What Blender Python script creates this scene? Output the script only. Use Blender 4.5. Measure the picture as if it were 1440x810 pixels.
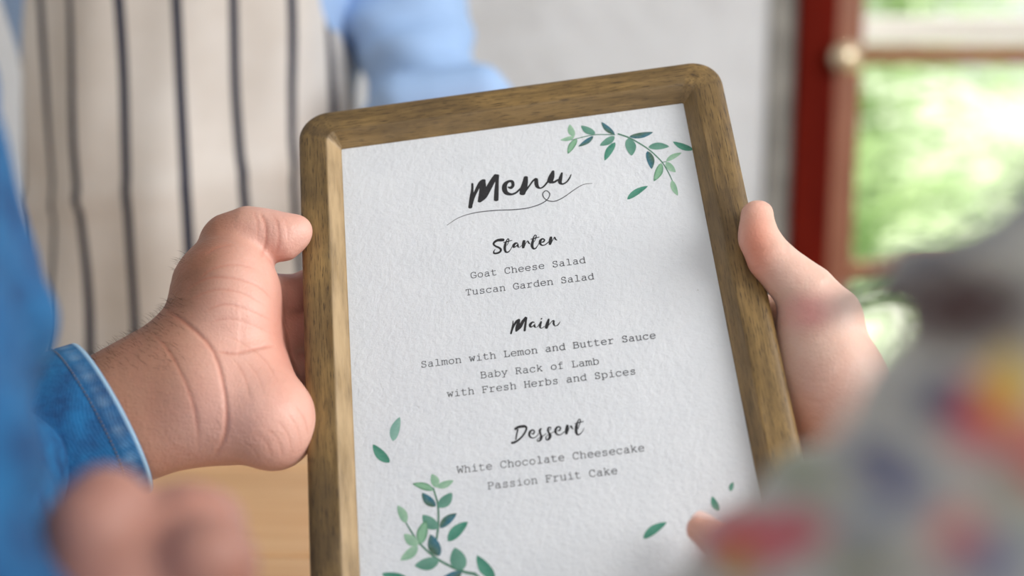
import bpy, math, random
import numpy as np
from mathutils import Vector, Matrix

for o in list(bpy.data.objects):
    bpy.data.objects.remove(o)
S = bpy.context.scene
COL = S.collection
random.seed(4)
rng = np.random.default_rng(4)

# ------------------------------------------------------------------ camera
PITCH = math.radians(12)
CAM = np.array([0, 0, 1.05])
R_ = np.array([1.0, 0, 0])
U_ = np.array([0, math.sin(PITCH), math.cos(PITCH)])
B_ = np.array([0, -math.cos(PITCH), math.sin(PITCH)])
cd = bpy.data.cameras.new('camera')
cd.sensor_width = 36
cd.lens = 50
cd.clip_start = 0.01
cd.dof.use_dof = True
cd.dof.focus_distance = 0.560
cd.dof.aperture_fstop = 4.6
cam = bpy.data.objects.new('camera', cd)
COL.objects.link(cam)
cam.matrix_world = Matrix(((R_[0], U_[0], B_[0], CAM[0]), (R_[1], U_[1], B_[1], CAM[1]), (R_[2], U_[2], B_[2], CAM[2]), (0, 0, 0, 1)))
S.camera = cam
F = 2000.0   # focal length in pixels of the 1440 px wide frame

# ------------------------------------------------------------------ world and light
w = bpy.data.worlds.new('sky')
S.world = w
w.use_nodes = True
bg = w.node_tree.nodes['Background']
bg.inputs[0].default_value = (0.96, 0.98, 1.0, 1)
bg.inputs[1].default_value = 0.72


def area(name, loc, target, sx, sy, power, col):
    l = bpy.data.lights.new(name, 'AREA')
    l.shape = 'RECTANGLE'
    l.size = sx
    l.size_y = sy
    l.energy = power
    l.color = col
    o = bpy.data.objects.new(name, l)
    COL.objects.link(o)
    o.location = loc
    o.rotation_euler = (Vector(target) - Vector(loc)).to_track_quat('-Z', 'Y').to_euler()
    return o


area('window_light', (1.75, -0.15, 1.85), (0.0, 0.55, 0.9), 1.3, 1.3, 37, (1, 0.98, 0.96))
sun = bpy.data.lights.new('sun', 'SUN')
sun.energy = 5.5
sun.angle = math.radians(1.5)
sun.color = (1, 0.95, 0.86)
so = bpy.data.objects.new('sun', sun)
COL.objects.link(so)
so.rotation_euler = Vector((-0.35, -0.55, -0.95)).to_track_quat('-Z', 'Y').to_euler()

vs = S.view_settings
vs.view_transform = 'Standard'
vs.look = 'None'
vs.gamma = 1
vs.use_curve_mapping = False
vs.exposure = 0.33


# ------------------------------------------------------------------ materials
def lin(r, g, b):
    f = lambda c: (c / 255 / 12.92) if c / 255 <= 0.04045 else ((c / 255 + 0.055) / 1.055) ** 2.4
    return (f(r), f(g), f(b), 1)


class NT:
    def __init__(s, name, rough=0.6, base=(0.5, 0.5, 0.5, 1), **kw):
        s.m = bpy.data.materials.new(name)
        s.m.use_nodes = True
        s.n = s.m.node_tree.nodes
        s.l = s.m.node_tree.links
        s.p = s.n['Principled BSDF']
        s.set(s.p, 'Roughness', rough)
        s.set(s.p, 'Base Color', base)
        for k, v in kw.items():
            s.set(s.p, k.replace('_', ' '), v)

    def set(s, node, k, v):
        if hasattr(v, 'is_output') or isinstance(v, bpy.types.NodeSocket):
            s.l.new(v, node.inputs[k])
        else:
            node.inputs[k].default_value = v

    def node(s, t, **kw):
        n = s.n.new(t)
        for k, v in kw.items():
            setattr(n, k, v)
        return n

    def coord(s, kind='Object', scale=(1, 1, 1), rot=(0, 0, 0)):
        c = s.node('ShaderNodeTexCoord')
        m = s.node('ShaderNodeMapping')
        s.l.new(c.outputs[kind], m.inputs[0])
        m.inputs['Scale'].default_value = scale
        m.inputs['Rotation'].default_value = rot
        return m.outputs[0]

    def noise(s, vec, scale, detail=4, rough=0.55, dist=0.0):
        n = s.node('ShaderNodeTexNoise')
        s.l.new(vec, n.inputs['Vector'])
        n.inputs['Scale'].default_value = scale
        n.inputs['Detail'].default_value = detail
        n.inputs['Roughness'].default_value = rough
        n.inputs['Distortion'].default_value = dist
        return n.outputs[0]

    def ramp(s, fac, stops):
        r = s.node('ShaderNodeValToRGB')
        s.l.new(fac, r.inputs[0])
        e = r.color_ramp.elements
        while len(e) < len(stops):
            e.new(0.5)
        for k, (p, c) in enumerate(stops):
            e[k].position = p
            e[k].color = c if len(c) == 4 else (*c, 1)
        return r.outputs[0]

    def mix(s, fac, a, b, mode='MIX'):
        m = s.node('ShaderNodeMix', data_type='RGBA', blend_type=mode)
        for k, v in ((0, fac), (6, a), (7, b)):
            if isinstance(v, bpy.types.NodeSocket):
                s.l.new(v, m.inputs[k])
            else:
                m.inputs[k].default_value = v
        return m.outputs[2]

    def math(s, op, a, b=0.5):
        m = s.node('ShaderNodeMath', operation=op)
        for k, v in ((0, a), (1, b)):
            if isinstance(v, bpy.types.NodeSocket):
                s.l.new(v, m.inputs[k])
            else:
                m.inputs[k].default_value = v
        return m.outputs[0]

    def bump(s, h, strength=0.3, dist=0.001):
        b = s.node('ShaderNodeBump')
        s.l.new(h, b.inputs['Height'])
        b.inputs['Strength'].default_value = strength
        b.inputs['Distance'].default_value = dist
        s.l.new(b.outputs[0], s.p.inputs['Normal'])


def g(v):
    return (v, v, v, 1)


def mat_paper():
    t = NT('textured paper', 0.85)
    c = t.coord()
    n = t.noise(c, 380, 6, 0.65)
    spk = t.noise(c, 900, 2)
    f = t.ramp(spk, [(0.0, g(0)), (0.735, g(0)), (0.80, g(1))])
    base = t.mix(t.noise(c, 60, 3), lin(214, 218, 223), lin(226, 229, 233))
    t.set(t.p, 'Base Color', t.mix(f, base, lin(186, 186, 182)))
    t.bump(n, 0.62, 0.0007)
    return t.m


def mat_frame():
    t = NT('stained wood frame', 0.5)
    c = t.coord('UV', (1, 1, 1))
    c1 = t.coord('UV', (26, 300, 1))
    c2 = t.coord('UV', (170, 1900, 1))
    a = t.noise(c, 28, 5, 0.6)
    streak = t.noise(c1, 1.0, 5, 0.65, 0.6)
    pore = t.noise(c2, 1.0, 3, 0.6)
    base = t.ramp(streak, [(0.25, lin(80, 62, 34)), (0.48, lin(128, 102, 60)), (0.75, lin(160, 130, 80))])
    base = t.mix(t.ramp(a, [(0.42, g(0)), (0.66, g(0.7))]), base, lin(76, 60, 40))
    base = t.mix(t.ramp(pore, [(0.34, g(0.9)), (0.46, g(0))]), base, lin(54, 40, 26))
    # worn lighter tone on the narrow inner slope (vertex paint of wear)
    at = t.node('ShaderNodeAttribute', attribute_name='wear')
    wn = t.ramp(t.noise(t.coord('UV', (40, 160, 1)), 1.0, 4), [(0.35, g(0.35)), (0.6, g(1))])
    fac = t.mix(1.0, at.outputs['Color'], wn, 'MULTIPLY')
    base = t.mix(fac, base, lin(176, 150, 112))
    t.set(t.p, 'Base Color', base)
    t.set(t.p, 'Roughness', t.math('ADD', t.math('MULTIPLY', a, 0.25), 0.38))
    t.bump(t.math('ADD', t.math('MULTIPLY', streak, 0.5), pore), 0.25, 0.0004)
    return t.m


def mat_skin(name, sss=0.07, bump=0.42, radius=(0.006, 0.002, 0.001)):
    t = NT(name, 0.46)
    at = t.node('ShaderNodeAttribute', attribute_name='tone')
    c = t.coord()
    n = t.noise(c, 70, 4, 0.6)
    fine = t.node('ShaderNodeTexVoronoi', feature='DISTANCE_TO_EDGE')
    t.l.new(c, fine.inputs['Vector'])
    fine.inputs['Scale'].default_value = 620
    base = t.mix(t.ramp(n, [(0.42, g(0)), (0.68, g(0.22))]), at.outputs['Color'], (0.56, 0.22, 0.16, 1))
    t.set(t.p, 'Base Color', base)
    t.p.inputs['Subsurface Weight'].default_value = sss
    t.p.inputs['Subsurface Radius'].default_value = radius
    t.p.inputs['Subsurface Scale'].default_value = 1.0
    t.p.inputs['Specular IOR Level'].default_value = 0.42
    wr = t.noise(t.coord('Object', (90, 330, 330), (0.3, 0.5, 0.9)), 1.0, 4, 0.6, 0.5)
    h = t.math('ADD', t.math('ADD', t.math('MULTIPLY', fine.outputs['Distance'], 0.6), t.noise(c, 330, 4, 0.6)), t.math('MULTIPLY', wr, 0.9))
    t.bump(h, bump, 0.0006)
    return t.m


def mat_denim(name, dark=(0, 50, 102), light=(14, 104, 160), use_uv=True):
    t = NT(name, 0.85)
    c = t.coord()
    a = t.noise(c, 70, 8, 0.7)
    fine = t.noise(t.coord('Object', (1, 1, 1), (0, 0, 0.6)), 1400, 2)
    wv = t.node('ShaderNodeTexWave', wave_type='BANDS')
    t.l.new(t.coord('Object', (1, 1, 1), (0.4, 0.3, 0.7)), wv.inputs['Vector'])
    wv.inputs['Scale'].default_value = 420
    wv.inputs['Distortion'].default_value = 2.5
    wv.inputs['Detail'].default_value = 2
    base = t.ramp(a, [(0.34, lin(*dark)), (0.64, lin(*light))])
    base = t.mix(t.ramp(wv.outputs['Fac'], [(0, g(0)), (1, g(0.10))]), base, lin(84, 146, 194))
    at = t.node('ShaderNodeAttribute', attribute_name='fade')
    base = t.mix(at.outputs['Color'], base, lin(176, 208, 230))
    t.set(t.p, 'Base Color', base)
    t.bump(t.math('ADD', t.math('MULTIPLY', wv.outputs['Fac'], 0.25), t.math('ADD', fine, t.noise(c, 160, 4))), 0.4, 0.0008)
    return t.m


def mat_plain(name, col, rough=0.7, amount=0.12, scale=30, bump=0.1, **kw):
    t = NT(name, rough, **kw)
    c = t.coord()
    n = t.noise(c, scale, 4)
    dk = tuple(x * (1 - amount) for x in col[:3]) + (1,)
    lt = tuple(min(1, x * (1 + amount)) for x in col[:3]) + (1,)
    t.set(t.p, 'Base Color', t.ramp(n, [(0.3, dk), (0.7, lt)]))
    t.bump(n, bump, 0.002)
    return t.m


def mat_attr(name, attr, rough=0.8, noise_amt=0.15, scale=400, bump=0.2, bd=0.0004, sheen=0.0):
    t = NT(name, rough)
    at = t.node('ShaderNodeAttribute', attribute_name=attr)
    c = t.coord()
    n = t.noise(c, scale, 4)
    t.set(t.p, 'Base Color', t.mix(t.ramp(n, [(0.35, g(0)), (0.7, g(noise_amt))]), at.outputs['Color'], lin(120, 150, 140) if attr == 'ink' else g(0.6)))
    t.p.inputs['Sheen Weight'].default_value = sheen
    t.bump(n, bump, bd)
    return t.m


def mat_wood(name, a, b, sc=(1.2, 22, 22), rough=0.45):
    t = NT(name, rough)
    c = t.coord('Object', sc)
    n = t.noise(c, 3.0, 6, 0.6, 0.8)
    oi = t.node('ShaderNodeObjectInfo')
    base = t.ramp(n, [(0.3, a), (0.7, b)])
    base = t.mix(t.math('MULTIPLY', oi.outputs['Random'], 0.35), base, tuple(x * 0.8 for x in a[:3]) + (1,))
    t.set(t.p, 'Base Color', base)
    t.bump(n, 0.15, 0.001)
    return t.m


def mat_wall():
    t = NT('whitewashed rough wall', 0.9)
    c = t.coord()
    n = t.noise(c, 3.2, 6, 0.6)
    t.set(t.p, 'Base Color', t.ramp(n, [(0.30, lin(218, 220, 222)), (0.48, lin(232, 235, 238)), (0.72, lin(236, 239, 242))]))
    t.bump(t.noise(c, 14, 6), 0.6, 0.02)
    return t.m


def mat_apron():
    t = NT('striped canvas', 0.9)
    uv = t.node('ShaderNodeTexCoord')
    sp = t.node('ShaderNodeSeparateXYZ')
    t.l.new(uv.outputs['UV'], sp.inputs[0])
    fr = t.math('FRACT', sp.outputs[0], 0)
    d = t.math('ABSOLUTE', t.math('SUBTRACT', fr, 0.5))
    line = t.ramp(d, [(0.078, g(1)), (0.095, g(0))])
    n = t.noise(t.coord(), 9, 5)
    base = t.ramp(n, [(0.35, lin(196, 190, 183)), (0.65, lin(212, 209, 205))])
    t.set(t.p, 'Base Color', t.mix(line, base, lin(24, 30, 52)))
    t.bump(t.noise(t.coord(), 600, 2), 0.2, 0.0005)
    return t.m


def mat_leaf(name, a, b):
    t = NT(name, 0.5)
    oi = t.noise(t.coord(), 6, 3)
    col = t.ramp(oi, [(0.3, a), (0.7, b)])
    t.set(t.p, 'Base Color', col)
    tr = t.node('ShaderNodeBsdfTranslucent')
    t.l.new(col, tr.inputs[0])
    mx = t.node('ShaderNodeMixShader')
    mx.inputs[0].default_value = 0.45
    t.l.new(t.p.outputs[0], mx.inputs[1])
    t.l.new(tr.outputs[0], mx.inputs[2])
    t.l.new(mx.outputs[0], t.n['Material Output'].inputs[0])
    return t.m


M = {}
M['paper'] = mat_paper()
M['frame'] = mat_frame()
M['skin_m'] = mat_skin('tanned skin')
M['skin_f'] = mat_skin('fair skin', 0.10, 0.35)
M['nail'] = NT('nail', 0.28, lin(240, 205, 195)).m
M['denim'] = mat_denim('washed denim')
M['thread'] = mat_plain('grey stitching thread', lin(84, 92, 112), 0.8, 0.2, 800)
M['seam'] = mat_plain('dark seam groove', lin(26, 52, 92), 0.9, 0.2, 800)
M['ink'] = mat_plain('charcoal ink', lin(40, 40, 43), 0.8, 0.15, 900, 0.1)
M['ink2'] = mat_plain('grey typed ink', lin(76, 76, 80), 0.8, 0.2, 900, 0.1)
M['print'] = mat_attr('watercolour print', 'ink', 0.85, 0.35, 900)
M['floral'] = mat_attr('floral printed cotton', 'print', 0.85, 0.1, 300, 0.2, 0.0004, 0.1)
M['apron'] = mat_apron()
M['shirt'] = mat_plain('pale blue cotton', lin(150, 180, 220), 0.85, 0.08, 20)
M['wall'] = mat_wall()
M['sidewall'] = mat_plain('white plaster', lin(214, 212, 208), 0.9, 0.03, 5)
M['floor'] = mat_wood('brown floorboards', lin(110, 84, 62), lin(146, 116, 88))
M['table'] = mat_wood('light oak table', lin(212, 164, 116), lin(238, 200, 154), (2.0, 26, 26))
M['jamb'] = mat_wood('dark red painted wood', lin(92, 14, 3), lin(118, 26, 8), (20, 20, 2), 0.85)
M['jamb'].node_tree.nodes['Principled BSDF'].inputs['Specular IOR Level'].default_value = 0.15
M['mottled'] = mat_plain('mottled grey', lin(150, 148, 142), 0.95, 0.3, 12, 0.8)
M['stile'] = mat_wood('reddish brown varnished wood', lin(150, 92, 66), lin(186, 126, 96), (20, 20, 2))
M['rail'] = mat_wood('honey brown varnished wood', lin(140, 92, 56), lin(176, 124, 82), (2, 20, 20))
M['ledge'] = mat_plain('white paint', lin(236, 234, 232), 0.6, 0.03)
M['knob'] = NT('polished brass knob', 0.25, lin(240, 222, 190), Metallic=0.7).m
gl = NT('window glass', 0.02, (1, 1, 1, 1))
gl.p.inputs['Transmission Weight'].default_value = 1.0
gl.p.inputs['IOR'].default_value = 1.05
M['glass'] = gl.m
M['leaf_a'] = mat_leaf('pale green leaf', lin(196, 222, 160), lin(232, 242, 214))
M['leaf_b'] = mat_leaf('mid green leaf', lin(132, 164, 108), lin(188, 208, 160))
M['leaf_c'] = mat_leaf('silvery green leaf', lin(224, 234, 214), lin(246, 248, 240))
M['lawn'] = mat_plain('garden ground', lin(204, 222, 180), 0.9, 0.2, 3)
M['stem'] = mat_plain('green stem', lin(98, 120, 66), 0.7)
M['hair'] = NT('fine dark hair', 0.6, lin(70, 48, 36)).m
M['metal'] = mat_plain('dark steel', lin(52, 50, 48), 0.4, 0.1)


# ------------------------------------------------------------------ helpers
def ray(x, y):
    return np.array([(x - 720.0) / F, -(y - 405.0) / F, -1.0])


def c2w(P):
    P = np.asarray(P, float)
    return CAM + P[..., 0:1] * R_ + P[..., 1:2] * U_ + P[..., 2:3] * B_


def pt(x, y, z):
    """world point seen at pixel x, y at depth z metres"""
    return c2w(ray(x, y) * z)


def at_y(x, y, Y):
    d = c2w(ray(x, y)) - CAM
    return CAM + d * (Y - CAM[1]) / d[1]


def tag(o, label=None, cat=None, group=None, kind=None):
    for k, v in (('label', label), ('category', cat), ('group', group), ('kind', kind)):
        if v:
            o[k] = v
    return o


def empty(name, loc=(0, 0, 0)):
    o = bpy.data.objects.new(name, None)
    o.empty_display_size = 0.05
    COL.objects.link(o)
    o.location = loc
    return o


def mesh(name, V, Fc, mat, parent=None, smooth=True, uv=None, attr=None):
    """V are world coordinates; the origin is put at the centre of the mesh (or kept in its parent's frame)"""
    V = np.asarray(V, float)
    org = (V.min(0) + V.max(0)) / 2 if len(V) else np.zeros(3)
    me = bpy.data.meshes.new(name)
    me.from_pydata((V - org).tolist(), [], Fc if isinstance(Fc, list) else Fc.tolist())
    if smooth:
        me.polygons.foreach_set('use_smooth', [True] * len(me.polygons))
    if uv is not None:
        l = me.uv_layers.new(name='UVMap')
        vi = np.empty(len(me.loops), int)
        me.loops.foreach_get('vertex_index', vi)
        l.data.foreach_set('uv', np.asarray(uv, float)[vi].ravel())
    if attr:
        for k, c in attr.items():
            a = me.color_attributes.new(name=k, type='FLOAT_COLOR', domain='POINT')
            c = np.asarray(c, float)
            if c.shape[1] == 3:
                c = np.hstack([c, np.ones((len(c), 1))])
            a.data.foreach_set('color', c.ravel())
    me.materials.append(mat)
    me.update()
    o = bpy.data.objects.new(name, me)
    COL.objects.link(o)
    o.location = org
    if parent is not None:
        o.parent = parent
        pw = world_loc(parent)
        o.location = Vector(org) - pw
    return o


def world_loc(o):
    p = Vector((0, 0, 0))
    while o is not None:
        p += o.location
        o = o.parent
    return p


def box(name, lo, hi, mat, parent=None, bev=0.0):
    x0, y0, z0 = lo
    x1, y1, z1 = hi
    V = [(x, y, z) for x in (x0, x1) for y in (y0, y1) for z in (z0, z1)]
    Fc = [(0, 1, 3, 2), (4, 6, 7, 5), (0, 4, 5, 1), (2, 3, 7, 6), (0, 2, 6, 4), (1, 5, 7, 3)]
    o = mesh(name, V, Fc, mat, parent, smooth=False)
    if bev:
        b = o.modifiers.new('b', 'BEVEL')
        b.width = bev
        b.segments = 2
    return o


def grid_faces(nu, nv, close_u=False, off=0):
    f = []
    for i in range(nu if close_u else nu - 1):
        for j in range(nv - 1):
            a = i * nv + j
            b = ((i + 1) % nu) * nv + j
            f.append((off + a, off + b, off + b + 1, off + a + 1))
    return f


# -------- smooth implicit modelling of hands and cloth (lengths in mm, camera axes)
def surface_nets(Fd, org, h):
    nx, ny, nz = Fd.shape
    ins = Fd < 0
    cnt = np.zeros((nx - 1, ny - 1, nz - 1), np.int8)
    for dx in (0, 1):
        for dy in (0, 1):
            for dz in (0, 1):
                cnt += ins[dx:nx - 1 + dx, dy:ny - 1 + dy, dz:nz - 1 + dz]
    act = np.argwhere((cnt > 0) & (cnt < 8))
    idx = -np.ones(cnt.shape, np.int64)
    idx[tuple(act.T)] = np.arange(len(act))
    acc = np.zeros((len(act), 3))
    num = np.zeros(len(act))
    cor = [(a, b, c) for a in (0, 1) for b in (0, 1) for c in (0, 1)]
    for a in cor:
        for ax in range(3):
            if a[ax]:
                continue
            b = list(a)
            b[ax] = 1
            fa = Fd[tuple((act + a).T)]
            fb = Fd[tuple((act + b).T)]
            m = (fa < 0) != (fb < 0)
            t = np.where(m, fa / np.where(m, fa - fb, 1), 0)
            p = np.array(a, float)[None] + t[:, None] * (np.array(b) - np.array(a))[None]
            acc[m] += p[m]
            num[m] += 1
    V = (act + acc / num[:, None]) * h + org
    faces = []
    for ax in range(3):
        b = [0, 0, 0]
        b[ax] = 1
        o1, o2 = [(1, 2), (2, 0), (0, 1)][ax]
        s0 = ins[:nx - b[0], :ny - b[1], :nz - b[2]]
        s1 = ins[b[0]:, b[1]:, b[2]:]
        e = np.argwhere(s0 != s1)
        e = e[(e[:, o1] > 0) & (e[:, o2] > 0)]
        lim = np.array(cnt.shape)
        e = e[np.all(e < lim, axis=1)]
        flip = ~s0[tuple(e.T)]
        d1 = np.zeros(3, int)
        d1[o1] = 1
        d2 = np.zeros(3, int)
        d2[o2] = 1
        q = np.stack([idx[tuple((e - d1 - d2).T)], idx[tuple((e - d2).T)], idx[tuple(e.T)], idx[tuple((e - d1).T)]], 1)
        q[flip] = q[flip][:, ::-1]
        faces.append(q)
    return V, np.vstack(faces)


def smin(a, b, k):
    if k <= 0:
        return np.minimum(a, b)
    hh = np.maximum(k - np.abs(a - b), 0) / k
    return np.minimum(a, b) - hh * hh * k * 0.25


class Field:
    def __init__(s, lo, hi, h):
        s.lo = np.array(lo, float)
        s.h = h
        n = np.ceil((np.array(hi) - s.lo) / h).astype(int) + 1
        s.F = np.full(n, 25.0, np.float32)
        s.n = n

    def like(s):
        o = Field.__new__(Field)
        o.lo, o.h, o.n = s.lo, s.h, s.n
        o.F = np.full(s.n, 25.0, np.float32)
        return o

    def cone(s, a, b, ra, rb, k=4.0, flat=None):
        """flat=(axis vector, factor): squeezes the section along the axis"""
        a = np.asarray(a, float)
        b = np.asarray(b, float)
        mg = k + 3
        lo = np.minimum(a - ra, b - rb) - mg
        hi = np.maximum(a + ra, b + rb) + mg
        i0 = np.clip(np.floor((lo - s.lo) / s.h).astype(int), 0, s.n)
        i1 = np.clip(np.ceil((hi - s.lo) / s.h).astype(int) + 1, 0, s.n)
        if np.any(i1 <= i0):
            return
        X = [(s.lo[q] + s.h * np.arange(i0[q], i1[q])).astype(np.float32) for q in range(3)]
        px, py, pz = X[0][:, None, None] - a[0], X[1][None, :, None] - a[1], X[2][None, None, :] - a[2]
        ba = b - a
        L = max(ba @ ba, 1e-6)
        t = np.clip((px * ba[0] + py * ba[1] + pz * ba[2]) / L, 0, 1)
        qx, qy, qz = px - t * ba[0], py - t * ba[1], pz - t * ba[2]
        rr = ra + (rb - ra) * t
        if flat is not None:
            ax = np.asarray(flat[0], float)
            ax /= np.linalg.norm(ax)
            dd = qx * ax[0] + qy * ax[1] + qz * ax[2]
            e = dd * (1 / flat[1] - 1)
            d = np.sqrt((qx + e * ax[0]) ** 2 + (qy + e * ax[1]) ** 2 + (qz + e * ax[2]) ** 2) - rr
        else:
            d = np.sqrt(qx * qx + qy * qy + qz * qz) - rr
        sl = tuple(slice(i0[q], i1[q]) for q in range(3))
        s.F[sl] = smin(s.F[sl], d.astype(np.float32), k)

    def chain(s, pts, k=3.0):
        for (a, ra), (b, rb) in zip(pts[:-1], pts[1:]):
            s.cone(a, b, ra, rb, k)

    def merge(s, o, k):
        s.F = smin(s.F, o.F, k)

    def build(s, relax=2):
        for ax_ in range(3):      # keep every form closed
            for e_ in (0, 1, -1, -2):
                sl_ = [slice(None)] * 3
                sl_[ax_] = e_
                s.F[tuple(sl_)] = np.maximum(s.F[tuple(sl_)], s.h * 0.5)
        V, Q = surface_nets(s.F, s.lo, s.h)
        for _ in range(relax):
            V = relax_mesh(V, Q)
        return V, Q


def relax_mesh(V, Q):
    acc = np.zeros_like(V)
    n = np.zeros(len(V))
    for i in range(4):
        for j in ((i + 1) % 4, (i - 1) % 4):
            np.add.at(acc, Q[:, i], V[Q[:, j]])
            np.add.at(n, Q[:, i], 1)
    return 0.5 * V + 0.5 * acc / np.maximum(n, 1)[:, None]


def vnormals(V, Q):
    a = V[Q[:, 2]] - V[Q[:, 0]]
    b = V[Q[:, 3]] - V[Q[:, 1]]
    fn = np.cross(a, b)
    N = np.zeros_like(V)
    for i in range(4):
        np.add.at(N, Q[:, i], fn)
    return N / np.maximum(np.linalg.norm(N, axis=1), 1e-9)[:, None]


def topx(V):
    return np.stack([720 - V[:, 0] / V[:, 2] * F, 405 + V[:, 1] / V[:, 2] * F], 1)


def catmull(P, n=8):
    P = np.asarray(P, float)
    Q = np.vstack([2 * P[0] - P[1], P, 2 * P[-1] - P[-2]])
    out = []
    for i in range(1, len(Q) - 2):
        p0, p1, p2, p3 = Q[i - 1], Q[i], Q[i + 1], Q[i + 2]
        for t in np.linspace(0, 1, n, endpoint=False):
            out.append(0.5 * (2 * p1 + (p2 - p0) * t + (2 * p0 - 5 * p1 + 4 * p2 - p3) * t * t + (3 * p1 - p0 - 3 * p2 + p3) * t ** 3))
    out.append(Q[-2])
    return np.array(out)


def poly_dist(X, line):
    """distance of 2-D points to a polyline, and position along it 0..1"""
    best = np.full(len(X), 1e9)
    pos = np.zeros(len(X))
    m = len(line) - 1
    for i in range(m):
        a, b = line[i], line[i + 1]
        ba = b - a
        t = np.clip(((X - a) @ ba) / max(ba @ ba, 1e-9), 0, 1)
        d = np.linalg.norm(X - a - t[:, None] * ba, axis=1)
        k = d < best
        best[k] = d[k]
        pos[k] = (i + t[k]) / m
    return best, pos


def crease(V, N, lines):
    """press folds into the surface along traced skin lines: (points, width px, depth mm)"""
    X = topx(V)
    D = np.zeros(len(V))
    vis = N[:, 2] > 0.05
    for pts, wd, dp in lines:
        ln = catmull(pts, 6)
        lo, hi = ln.min(0) - 3 * wd, ln.max(0) + 3 * wd
        m = vis & np.all(X > lo, axis=1) & np.all(X < hi, axis=1)
        if not m.any():
            continue
        d, t = poly_dist(X[m], ln)
        fade = np.clip(np.minimum(t, 1 - t) * 5, 0, 1)
        D[m] -= fade * dp * 0.6 * np.exp(-(d / (wd * 0.75)) ** 2)
    return V + N * D[:, None]


# ------------------------------------------------------------------ pose of the framed menu (camera axes, metres)
l1 = np.cross(ray(480, 210), ray(506, 810))
l2 = np.cross(ray(961, 145), ray(1058, 640))
vv = np.cross(l1, l2)
vv /= np.linalg.norm(vv)
if vv[1] < 0:
    vv = -vv
tt = (ray(480, 210) @ vv) / (ray(961, 145) @ vv)
dd_ = ray(961, 145) * tt - ray(480, 210)
sc = 0.144 / np.linalg.norm(dd_)
TL = ray(480, 210) * sc
uu = dd_ / np.linalg.norm(dd_)
nn = np.cross(uu, vv)
PW, PH = 0.144, 0.206          # visible sheet
BEV = 0.0064                     # how far the sheet sits below the front of the frame


def pl(u, v, z=0.0):
    """point of the sheet plane (metres from its top left corner) in world coordinates"""
    u, v, z = np.broadcast_arrays(np.asarray(u, float), np.asarray(v, float), np.asarray(z, float))
    P = TL + u[..., None] * uu + v[..., None] * vv + z[..., None] * nn
    return c2w(P)


def inv(x, y, z=0.0):
    r = ray(x, y)
    k = ((TL + z * nn) @ nn) / (r @ nn)
    P = r * k - TL
    return np.array([P @ uu, P @ vv])


def hp(x, y, h):
    """point at pixel x, y, h millimetres nearer than the front plane of the frame; mm, camera axes"""
    r = ray(x, y)
    k = ((TL + BEV * nn) @ nn) / (r @ nn)
    return r * (k - h / 1000.0) * 1000.0


def rad(p, rpx):
    return rpx * (-p[2]) / F


# ------------------------------------------------------------------ structure
WY = 2.4
xj0 = at_y(1112, 200, WY)[0]
xj1 = at_y(1166, 200, WY)[0]
xs1 = at_y(1207, 200, WY)[0]
zr0 = at_y(1300, 91, WY)[2]
zr1 = at_y(1300, 66, WY)[2]
zl0 = at_y(1300, 60, WY + 0.1)[2]
zl1 = at_y(1300, 32, WY + 0.1)[2]
DX1 = xs1 + 0.86

tag(box('grey_strip', (at_y(1078, 200, WY)[0], WY - 0.012, 0), (xj0 - 0.001, WY - 0.001, 2.7), M['mottled']), kind='structure')  # darker mottled grey strip at the end of the wall, beside the jamb
fl = tag(box('floor', (-2.2, -1.6, -0.05), (2.6, WY + 0.2, 0), M['floor']), kind='structure')
wb = tag(box('wall_back', (-2.2, WY, 0), (xj0, WY + 0.2, 2.7), M['wall']), kind='structure')
tag(box('wall_back', (xj0, WY, 2.15), (2.6, WY + 0.2, 2.7), M['wall']), kind='structure')
tag(box('wall_back', (DX1 + 0.06, WY, 0), (2.6, WY + 0.2, 2.15), M['wall']), kind='structure')
tag(box('wall_left', (-2.4, -1.6, 0), (-2.2, WY + 0.2, 2.7), M['sidewall']), kind='structure')
tag(box('ceiling', (-2.4, -1.0, 2.7), (2.4, WY + 0.5, 2.8), M['sidewall']), kind='structure')
tj = empty('trim_1', (xj0, WY, 0))
tag(tj, kind='structure')
box('jamb', (xj0 + 0.001, WY - 0.03, 0), (xj1, WY + 0.12, 2.15), M['jamb'], tj, 0.004)
box('jamb', (DX1 + 0.002, WY - 0.03, 0), (DX1 + 0.058, WY + 0.12, 2.15), M['jamb'], tj, 0.004)
box('lintel', (xj1, WY - 0.03, 2.09), (DX1, WY + 0.12, 2.149), M['jamb'], tj, 0.004)
dr = empty('door_1', (xj1, WY, 0))
tag(dr, kind='structure')
box('stile', (xj1 + 0.002, WY + 0.0, 0.01), (xs1, WY + 0.045, 2.08), M['stile'], dr, 0.004)
box('stile', (DX1 - 0.06, WY + 0.0, 0.01), (DX1 - 0.002, WY + 0.045, 2.08), M['stile'], dr, 0.004)
for za, zb, nm in ((zr0, zr1, 'glazing_bar'), (0.01, 0.16, 'bottom_rail'), (2.0, 2.08, 'top_rail'), (0.55, 0.55 + zr1 - zr0, 'glazing_bar'), (1.45, 1.48, 'glazing_bar')):
    box(nm, (xs1, WY + 0.002, za), (DX1 - 0.06, WY + 0.043, zb), M['rail'], dr, 0.003)
for za, zb in ((0.16, 0.55), (0.55 + zr1 - zr0, zr0), (zr1, 1.45), (1.48, 2.0)):
    box('pane', (xs1, WY + 0.02, za), (DX1 - 0.06, WY + 0.024, zb), M['glass'], dr)
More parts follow.
